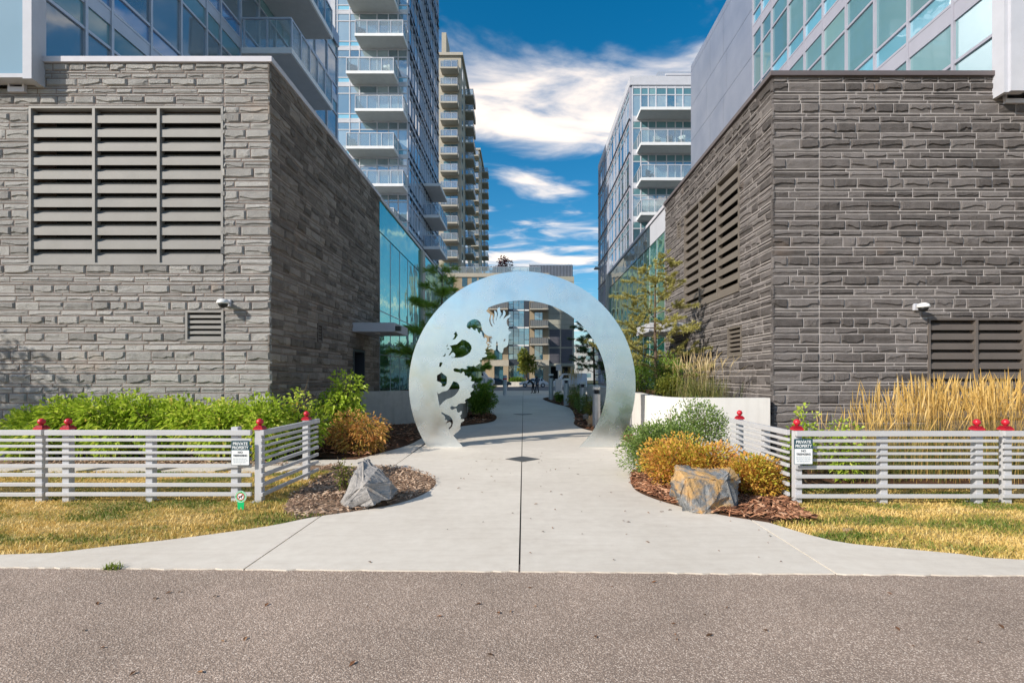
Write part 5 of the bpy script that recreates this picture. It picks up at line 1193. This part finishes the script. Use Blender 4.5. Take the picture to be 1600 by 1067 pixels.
# ornamental grasses
def grass_clump(c, h, spread, nb, npl, mat_p, label, group, nbh=.6, lean=.22, pl_len=.34):
    root = empty('feather_grass', c, label, 'ornamental grass', group); c = np.array(c, float)
    def ribbon(name, n, hh, ww, mat, ln_, tb, plume):
        b = c+np.stack([nrng.normal(0,spread*.35,n), nrng.normal(0,spread*.35,n), np.zeros(n)],1); a = nrng.uniform(0,2*np.pi,n)
        H = hh*nrng.uniform(.72,1.06,n); lean_ = H*np.abs(nrng.normal(0,ln_,n))+.01; dr = np.stack([np.cos(a),np.sin(a),0*a],1); s = np.stack([-np.sin(a+.7),np.cos(a+.7),0*a],1)
        ts = [0,.35,.62,.8,1.0]; V_ = []
        wprof = [.35,.3,.3,.3,.05] if not plume else [.0,.55,1.0,.8,.08]
        for k, t_ in enumerate(ts):
            if plume: zz = H*(1-pl_len)+H*pl_len*t_; f = (1-pl_len)+pl_len*t_
            else: zz = H*t_; f = t_
            ctr = b+dr*(lean_*f**2)[:,None]+np.stack([0*H,0*H,zz-(lean_*f**3*(.9 if not plume else .15))],1)
            V_.append(ctr+s*(ww*wprof[k]*nrng.uniform(.8,1.2,n))[:,None]); V_.append(ctr-s*(ww*wprof[k]))
        v = np.stack(V_,1).reshape(-1,3)-c; i = np.arange(n)[:,None]*10; f = np.concatenate([i+np.array([2*k,2*k+1,2*k+3,2*k+2]) for k in range(4)],0)
        me = bpy.data.meshes.new(name); me.from_pydata(v.tolist(), [], f.tolist()); me.materials.append(mat)
        at = me.attributes.new('tint','FLOAT','POINT'); at.data.foreach_set('value', np.repeat(np.clip(tb+nrng.normal(0,.2,n),0,1),10)); me.update()
        o = bpy.data.objects.new(name, me); COL.objects.link(o); o.parent = root; return b, a, H, lean_
    ribbon('blades', nb, h*nbh, .011, M['blade'], .55, .5, False)
    st_ = nrng.bit_generator.state; ribbon('stems', npl, h*.97, .005, mat_p, lean*.8, .5, False); nrng.bit_generator.state = st_
    ribbon('plumes', npl, h, .0085, mat_p, lean*.8, .5, True); return root
gl = []
row = [(5.55,8.2,1.25,26),(5.95,8.6,1.36,45),(6.45,8.3,1.62,85),(6.95,8.7,1.68,95),(7.4,8.2,1.60,90),(7.9,8.6,1.72,95),(8.4,8.25,1.66,95),(8.9,8.6,1.70,95),(6.6,9.3,1.6,70),(7.6,9.35,1.66,70),(8.5,9.4,1.6,70),(5.25,8.9,1.15,14)]
gn = {0:'thin golden grass tuft right of the lime plants',1:'golden grass tuft left of the bronze louver',11:'sparse short golden grass near the stone corner'}
for i, (x, y, h, n) in enumerate(row):
    grass_clump((x,y,0), h, .6, 170, int(n*1.25), M['plume'], gn.get(i, 'tall golden feather grass clump before the bronze louver'), 'golden feather grass behind the right fence', .62)
grass_clump((4.0,11.5,1.12), 1.12, .8, 620, 120, M['plume_p'], 'pale feather grass fountain on the concrete planter', None, .55, .35)
for (x, y) in ((2.7,29),(3.0,30.5)): grass_clump((x,y,gz(y)), 1.9, .5, 60, 60, M['plume'], 'far golden grass behind the lamp bollards', 'far golden grasses', .5)
# hedges and low shrubs along the path
shrub('round_bush', (-1.6,19.7,.72), (.60,.58,.58), 5200, .085, .03, M['lf_hedge'], 'round dark green bush left of the path, beyond the ring', 'bush', None, 20, .1, 8, .5, .5, 0.05)
for (x,y,z,rx,ry,rz,lab) in ((3.75,13.2,1.68,.68,.65,.66,'clipped green hedge on the planter right beside the ring'),(3.3,14.6,1.66,.55,.8,.62,'rounded green hedge on the planter behind the clipped one'),(4.3,15.6,1.75,.7,.8,.75,'dark hedge on the planter behind the yellow pine'),(4.05,21.5,1.68,.7,2.4,.62,'dark green hedge seen inside the ring on the right'),(3.45,12.2,1.40,.34,.42,.32,'yellow green low shrub on the planter edge by the ring')):
    shrub('hedge', (x,y,z), (rx,ry,rz), int(2600+2200*(ry > 1)), .055 if ry < 1 else .09, .02 if ry < 1 else .034, M['lf_yg'] if 'yellow' in lab else M['lf_hedge'], lab, 'hedge', None, 22, .1, 8, .5, .5, 1.12, (.35,.5), .4)
for (x,y,z,rx,rz,mt,lab) in ((2.55,18.6,.42,.5,.45,'lf_yg','loose low shrub between the first two bollards'),(2.45,20.8,.55,.55,.5,'lf_green','green shrub round the second bollard'),(2.3,23.0,.62,.5,.45,'lf_yg','yellow green shrub before the third bollard'),(1.78,25.6,.62,.28,.27,'lf_hedge','small dark round shrub beside the third bollard'),(2.8,26.5,.8,.7,.6,'lf_green','green shrub behind the third bollard'),(2.75,15.2,.35,.32,.4,'lf_green','small shrub right of the nearest bollard')):
    shrub('low_shrub', (x,y,z), (rx,rx,rz), 900, .075, .024, M[mt], lab, 'shrub', None, 10, .2, 8, .5, .5, gz(y)+.0)
# ------------------------------------------------------------------ pines
def pine(c, h, crown, nb, tuft_n, nl, mat, label, first=.22, seed=1, droop=.0, wd=.004):
    rg = random.Random(seed); c = Vector(c); root = empty('pine_tree', c, label, 'tree')
    bend = [c+Vector((math.sin(t*3+seed)*.05*h*.3, math.cos(t*2.3+seed)*.04*h*.3, h*t-(.08 if t == 0 else 0))) for t in (0,.2,.4,.6,.8,1)]
    MB().tube(bend, [.016*h,.014*h,.011*h,.008*h,.005*h,.002*h], 9).build('trunk', M['bark'], parent=root, smooth=True)
    pos = []; dr = []; mb = MB(); tt = []
    def at_(t):
        k = min(4, int(t*5)); return bend[k].lerp(bend[k+1], t*5-k)
    for i in range(nb):
        t = first+(1-first)*(i+rg.random())/nb; a = i*2.4+rg.uniform(-.4,.4); l = crown*(1.0-.78*((t-first)/(1-first)))*rg.uniform(.65,1.1)+.12
        b0 = at_(t); e = b0+Vector((math.cos(a)*l, math.sin(a)*l, l*rg.uniform(.15,.55)-droop*l)); m = b0.lerp(e,.5)+Vector((0,0,-.06*l)); mb.tube([b0,m,e], [.006*h*(1.15-t),.004*h*(1.15-t),.004], 5)
        tw = []
        for q in range(rg.randint(4,8)):
            f = rg.uniform(.4,.95); s0 = m.lerp(e, (f-.5)*2) if f > .5 else b0.lerp(m, f*2); s1 = s0+Vector((rg.gauss(0,.3)*l+math.cos(a)*.2*l, rg.gauss(0,.3)*l+math.sin(a)*.2*l, abs(rg.gauss(.12,.12))*l)); mb.tube([s0,s1],[.005,.003],4); tw.append((s0,s1))
        tw.append((m,e)); tw.append((b0.lerp(m,.7),m))
        for s0, s1 in tw:
            v = (s1-s0); ng = max(2, int(v.length/.07))
            for q in range(ng):
                o_ = s0.lerp(s1, .35+.65*(q+1)/ng); tn = rg.gauss(.5,.14)
                for k in range(tuft_n):
                    d_ = (v.normalized()*.9+Vector((rg.gauss(0,.55),rg.gauss(0,.55),rg.gauss(.15,.5)))).normalized(); pos.append(o_); dr.append(d_); tt.append(tn+rg.gauss(0,.12))
    o_ = bend[-1]
    for k in range(tuft_n*5): pos.append(o_+Vector((0,0,-rg.random()*.25))); dr.append(Vector((rg.gauss(0,.5),rg.gauss(0,.5),.8)).normalized()); tt.append(.6)
    mb.build('limbs', M['bark'], parent=root)
    n = len(pos); leaves('crown', np.array(pos), np.array(dr), nl*nrng.uniform(.7,1.15,n), np.full(n, wd), np.array(tt), mat, root, .08, 0); return root
pine((3.72,14.3,1.1), 3.75, 1.3, 38, 22, .11, M['ndl_y'], 'yellow green pine on the planter right of the ring', .1, 3, .05, .0075)
pine((-3.35,20.6,1.05), 5.0, 1.5, 22, 13, .33, M['ndl_g'], 'slender long needled green pine left of the ring', .12, 5, .1, .0075)
pine((3.75,27.5,1.1), 3.9, 1.3, 26, 14, .2, M['ndl_d'], 'dark open pine seen inside the ring on the right', .15, 8, .1, .013)
pine((-2.95,25.5,.3), 3.4, 1.2, 24, 20, .2, M['ndl_g'], 'green pine seen through the dragon cut outs', .1, 12, .1, .013)
# ------------------------------------------------------------------ broadleaf trees
def tree(c, h, crown_r, n, ln, wd, mat, label, cz=.62, group=None, seed=2, lobes=14, name='broadleaf_tree', rz=None, tr=.03):
    rg = random.Random(seed); c = Vector(c); root = empty(name, c, label, 'tree', group); cc = c+Vector((0,0,h*cz)); rz = rz or h*(1-cz)
    t2 = c+Vector((rg.gauss(0,.02)*h, rg.gauss(0,.02)*h, h*.45)); MB().tube([c-Vector((0,0,.1)), c.lerp(t2,.5), t2, cc+Vector((0,0,rz*.5))], [tr*h*.8,tr*h*.6,tr*h*.5,tr*h*.12], 9).build('trunk', M['bark'], parent=root, smooth=True)
    lc = []; mb = MB()
    while len(lc) < lobes:
        q = Vector((rg.uniform(-1,1),rg.uniform(-1,1),rg.uniform(-.8,1)))
        if q.length < 1: lc.append(q*.68)
    for q in lc:
        e = cc+Vector((q.x*crown_r,q.y*crown_r,q.z*rz)); m = t2.lerp(e,.5)+Vector((0,0,.03*h)); mb.tube([t2.lerp(c,rg.random()*.25), m, e], [tr*h*.25,tr*h*.15,.004*h], 5)
    mb.build('limbs', M['bark'], parent=root)
    la = np.array([tuple(q) for q in lc]); k = nrng.integers(0,lobes,n); lr = nrng.uniform(.3,.5,lobes); u = nrm(nrng.normal(size=(n,3)))
    pl = la[k]+u*(nrng.uniform(.15,1,n)**.5*lr[k])[:,None]; p = np.array(cc)+pl*np.array([crown_r,crown_r,rz])
    leaves('crown', p, u+nrng.normal(size=(n,3))*.5+np.array([[0,0,.2]]), ln*nrng.uniform(.6,1.2,n), wd*nrng.uniform(.7,1.2,n), .5+nrng.normal(0,.14,n)+nrng.uniform(-.2,.2,lobes)[k], mat, root, .25); return root
tree((.55,81.0+3.4,.09), 6.6, 1.9, 900, .5, .2, M['lf_yg'], 'small yellow green street tree before the far block', .62, None, 4)
tree((-4.2,92.5,18.7), 4.6, 2.2, 1400, .5, .16, M['lf_purple'], 'purple leaved tree on the roof terrace of the far block', .55, None, 6, 16, 'terrace_tree')
tree((-14.6,7.4,-.03), 6.2, 1.5, 1500, .16, .05, M['lf_green'], 'young tree just outside the left edge, casting its shadow on the stone', .72, None, 9, 12, 'young_tree')
for i, (x, y, h) in enumerate(((-46,-62,6),(-30,-68,7),(-15,-62,5),(1,-70,7),(16,-62,5.5),(30,-68,6.5),(46,-62,6))):
    tree((x,y,-.05), h, h*.38, 1500, .7, .3, M['lf_hedge'], 'riverside tree behind the viewer, mirrored in the steel and glass', .58, 'riverside trees behind the viewer', 20+i)
# far hedge with low wall before the block
o = shrub('hedge', (bx(806),86.4,.95), (1.5,.45,.55), 1500, .22, .08, M['lf_hedge'], 'clipped green hedge along the base of the far block', 'hedge', None, 20, .1, 4, .4, .5, .4)
o = MB().box(bx(790),bx(822),85.4,85.8,.095,.75).build('low_wall', M['concrete_w']); tag(o, 'low concrete wall before the far block', 'wall')
# ================================================================== VEHICLES
def car(c, length, height, paint, label, kind='sedan', flip=1):
    c = Vector(c); root = empty('parked_car' if kind == 'sedan' else 'van', c, label, 'car' if kind == 'sedan' else 'van', 'vehicles on the far street'); s = length/4.5; w_ = .88 if kind == 'sedan' else .98
    X = lambda x: c.x+flip*x*s
    if kind == 'sedan':
        low = [(-2.25,.35),(-2.22,.72),(-1.95,.92),(-1.2,.98),(1.0,.98),(1.9,.88),(2.2,.66),(2.25,.35)]; cab = [(-1.75,.97),(-1.15,1.38),(-.5,1.45),(.3,1.42),(1.15,.97)]
    else:
        low = [(-2.25,.4),(-2.25,1.15),(1.6,1.15),(2.1,1.0),(2.25,.75),(2.25,.4)]; cab = [(-2.24,1.14),(-2.2,2.05),(-2.0,2.12),(.9,2.1),(1.55,1.16)]
    k = height/(1.45 if kind == 'sedan' else 2.1)
    def ext(prof, wb, wt, mat, nm, par):
        n = len(prof); zs = [p[1] for p in prof]; z0, z1 = min(zs), max(zs); mb = MB(); vs_ = []
        for sg in (-1,1):
            for (x, z) in prof: t = (z-z0)/(z1-z0); vs_.append((X(x), c.y+sg*(wb+(wt-wb)*t), c.z+z*k))
        mb.add(vs_, [tuple(range(n)), tuple(range(2*n-1,n-1,-1))]+[(i,n+i,n+(i+1)%n,(i+1)%n) for i in range(n)]); o = mb.build(nm, mat, parent=par, bevel=.03)
        bm = bmesh.new(); bm.from_mesh(o.data); bmesh.ops.recalc_face_normals(bm, faces=bm.faces[:]); bm.to_mesh(o.data); bm.free(); return o
    body = ext(low, w_*.97, w_*.94, paint, 'body', root); ext(cab, w_*.9, w_*.68 if kind == 'sedan' else w_*.86, paint, 'cabin', root)
    gm = M['car_glass']; mb = MB(); y = c.y-w_*.84
    wins = ([(-1.45,1.02,-1.05,1.33),(-.95,1.02,-.2,1.36),(-.1,1.02,.75,1.30)] if kind == 'sedan' else [(.2,1.3,1.1,1.9)])
    for (x0,z0,x1,z1) in wins:
        yy = lambda z: c.y-(w_*.9+(w_*(.68 if kind == 'sedan' else .86)-w_*.9)*((z-cab[0][1])/(max(p[1] for p in cab)-cab[0][1])))-.012
        q = MB(); xa = x0+(.12 if x1 > .5 else -.0); a0, a1 = X(x0), X(x1); b1 = X(x1-(.28 if x1 > .5 else 0)); a2 = X(x0+(.25 if x0 < -1.2 else 0))
        q.add([(a0,yy(z0),c.z+z0*k),(a1,yy(z0),c.z+z0*k),(b1,yy(z1),c.z+z1*k),(a2,yy(z1),c.z+z1*k)], [(0,1,2,3)]); q.build('window', gm, parent=root)
    for x in (-1.38,1.38):
        for sg in (-1,1):
            cy_ = c.y+sg*(w_*.93); q = Vector((X(x), cy_, c.z+.33))
            t_ = MB().tube([q+Vector((0,-.11,0)), q+Vector((0,.11,0))], .33, 18).build('wheel', M['black'], parent=root)
            MB().tube([q+Vector((0,sg*.115-.01,0)), q+Vector((0,sg*.115+.01,0))], .2, 14).build('rim', M['galv'], parent=t_)
    MB().box(*sorted((X(2.12),X(2.27))), c.y-w_*.8, c.y-w_*.45, c.z+.6*k, c.z+.74*k).build('headlight', M['lens'], parent=root); MB().box(*sorted((X(-2.12),X(-2.28))), c.y-w_*.8, c.y-w_*.5, c.z+.6*k, c.z+.78*k).build('tail_light', M['red'], parent=root); return root
M['car_glass'] = plain('car_glass', (.02,.025,.03), .08); M['paint_w'] = plain('paint_white', (.75,.76,.78), .25, 0, .02); M['paint_d'] = plain('paint_dark', (.03,.04,.06), .2, 0, .02)
YC = 79.0
car(((834-CX)*YC/F, YC, -.02), 4.5, 1.42, M['paint_w'], 'white parked sedan on the far street, right of the two people', 'sedan', -1)
car(((777-CX)*YC/F, YC, -.02), 4.4, 1.42, M['paint_d'], 'dark blue parked car on the far street behind the thick grey post', 'sedan', 1)
car(((890-CX)*76/F, 76, -.02), 5.0, 2.1, M['paint_w'], 'white van on the far street at the right, behind the bollards', 'van', -1)
car(((741-CX)*76/F, 76, -.02), 6.0, 2.9, M['paint_w'], 'white box truck on the far street, beside the dragon neck', 'van', 1)
# ================================================================== PEOPLE
def person(J, E, rad, loc, rz, cols, label):
    me = bpy.data.meshes.new('body'); names = list(J); me.from_pydata([J[n] for n in names], [], [(names.index(a), names.index(b)) for a, b in E])
    ob = bpy.data.objects.new('body', me); COL.objects.link(ob); sk = ob.modifiers.new('skin', 'SKIN'); sk.use_smooth_shade = True; ss = ob.modifiers.new('sub', 'SUBSURF'); ss.levels = 2; ss.render_levels = 2
    for i, n in enumerate(names): v = me.skin_vertices[0].data[i]; r_ = rad[n]; v.radius = r_ if isinstance(r_, tuple) else (r_, r_); v.use_root = (n == 'pelvis')
    bpy.context.view_layer.update(); m2 = bpy.data.meshes.new_from_object(ob.evaluated_get(bpy.context.evaluated_depsgraph_get())); bpy.data.objects.remove(ob)
    mats = [cols['top'], cols['legs'], cols['skin'], cols['hair'], M['black']]; m2.materials.clear(); [m2.materials.append(m) for m in mats]
    hd = Vector(J['head']); hips = J['pelvis'][2]
    for p in m2.polygons:
        c_ = p.center
        dh = (c_-hd).length
        near = min(names, key=lambda n: (Vector(J[n])-c_).length)
        if dh < .17: p.material_index = 3 if (c_.z > hd.z+.02 or c_.y > hd.y+.02) else 2
        elif near.startswith(('hand','finger','thumb')): p.material_index = 2
        elif near.startswith(('toe','ankle')): p.material_index = 4
        elif near.startswith(('knee','hip')): p.material_index = 1
        else: p.material_index = 0
        p.use_smooth = True
    zmin = min(v.co.z for v in m2.vertices); m2.transform(Matrix.Translation((0,0,-zmin)))
    root = empty('person', loc, label, 'person'); root.rotation_euler.z = rz
    o = bpy.data.objects.new('body', m2); COL.objects.link(o); o.parent = root; return root
def figure(lean, arm_l, arm_r, stride):
    J = {}; J['pelvis'] = (0,0,.92); s = math.sin(lean); c = math.cos(lean)
    up = lambda h, x=0, f=0: (x, -s*h-f*c, .92+c*h-f*s*.0)
    J['belly'] = up(.18); J['chest'] = up(.40); J['neck'] = up(.56); J['head'] = (0, -s*.66-.05, .92+c*.70); J['crown'] = (0, -s*.74-.06, .92+c*.80)
    for sd, sg in (('l',-1),('r',1)):
        J['hip_'+sd] = (sg*.10,0,.86); st = stride*sg; J['knee_'+sd] = (sg*.11,-.04+st*.5-.02,.48); J['ankle_'+sd] = (sg*.11,st+.02,.08); J['toe_'+sd] = (sg*.12,st-.16,.04)
        J['sho_'+sd] = up(.49, sg*.19); a = arm_l if sd == 'l' else arm_r; b = Vector(J['sho_'+sd]); J['elb_'+sd] = tuple(b+Vector(a[0])); J['hand_'+sd] = tuple(b+Vector(a[1]))
        h = Vector(J['hand_'+sd])
        for k in range(4): J['finger%d_%s' % (k, sd)] = tuple(h+Vector(((k-1.5)*.022, -.05, -.085+abs(k-1.5)*.01)))
        J['thumb_'+sd] = tuple(h+Vector((-sg*.05,-.04,-.03)))
    E = [('pelvis','belly'),('belly','chest'),('chest','neck'),('neck','head'),('head','crown')]
    for sd in 'lr': E += [('pelvis','hip_'+sd),('hip_'+sd,'knee_'+sd),('knee_'+sd,'ankle_'+sd),('ankle_'+sd,'toe_'+sd),('chest','sho_'+sd),('sho_'+sd,'elb_'+sd),('elb_'+sd,'hand_'+sd),('hand_'+sd,'thumb_'+sd)]+[('hand_'+sd,'finger%d_%s' % (k, sd)) for k in range(4)]
    rad = {}
    for n in J: rad[n] = .05
    rad.update(pelvis=(.155,.12), belly=(.15,.11), chest=(.17,.12), neck=.06, head=(.085,.10), crown=(.07,.08))
    for sd in 'lr':
        rad.update({'hip_'+sd:.095,'knee_'+sd:.065,'ankle_'+sd:.05,'toe_'+sd:.04,'sho_'+sd:.07,'elb_'+sd:.05,'hand_'+sd:(.04,.025),'thumb_'+sd:.011}); rad.update({'finger%d_%s' % (k, sd):.0095 for k in range(4)})
    return J, E, rad
skin = plain('skin', (.42,.26,.19), .5); hair = plain('hair_dark', (.03,.022,.018), .6); coat = plain('black_coat', (.018,.018,.02), .8); jean = plain('dark_jeans', (.03,.035,.055), .85); jacket = plain('blue_grey_jacket', (.09,.10,.13), .8)
YP = 50.0
person(*figure(.85, ((.02,-.16,-.26),(.06,-.38,-.40)), ((-.02,-.18,-.25),(-.04,-.42,-.36)), .10), ((833.5-CX)*YP/F, YP, .012), R(-75), dict(top=coat, legs=coat, skin=skin, hair=hair), 'person in a black coat bending forward on the path')
person(*figure(.08, ((-.06,-.02,-.29),(-.04,-.12,-.52)), ((.07,-.04,-.28),(.05,-.2,-.48)), .07), ((839.6-CX)*YP/F, YP+.4, .012), R(-40), dict(top=jacket, legs=jean, skin=skin, hair=hair), 'person in a blue grey jacket standing behind the bending one')

# ================================================================== BALCONY FURNITURE
def patio_chair(c, rz, mat, label):
    r = empty('patio_chair', c, label, 'chair', 'patio chairs on the balconies'); r.rotation_euler.z = rz
    def pt(nm, mb): o = mb.build(nm, mat, base=(0,0,0)); o.parent = r; o.location = (0,0,0)
    pt('seat', MB().box(-.26,.26,-.26,.26,.40,.45)); pt('backrest', MB().prism([(-.26,.22),(.26,.22),(.26,.30),(-.26,.30)], .45, .95))
    for sx2 in (-.22,.22):
        for sy in (-.22,.22): pt('leg', MB().box(sx2-.02,sx2+.02,sy-.02,sy+.02,0,.40))
        pt('armrest', MB().box(sx2-.03,sx2+.03,-.25,.24,.62,.66))
mdk = plain('chair_dark', (.05,.055,.06), .6); mwt = plain('chair_white', (.6,.6,.58), .5)
for (x, y, z, m, lb) in ((-13.1,41.5,29.05,mdk,'dark chair on the uppermost full balcony of the left tower'),(-13.7,41.5,26.05,mdk,'dark chair on the second balcony of the left tower'),(-11.2,41.5,26.05,mwt,'white chair on the second balcony of the left tower'),(-13.8,41.5,20.05,mwt,'white chair on the fourth balcony of the left tower'),
    (11.2,42.9,20.9,mwt,'white chair at the left end of the upper right balcony'),(13.2,42.8,20.9,mwt,'white chair in the middle of the upper right balcony'),(12.2,42.8,20.9,mdk,'dark low chair between the white ones, upper right balcony'),(10.6,42.8,18.0,mdk,'covered dark chair on the second right balcony')):
    patio_chair((x,y,z), rng.uniform(-1,1), m, lb)
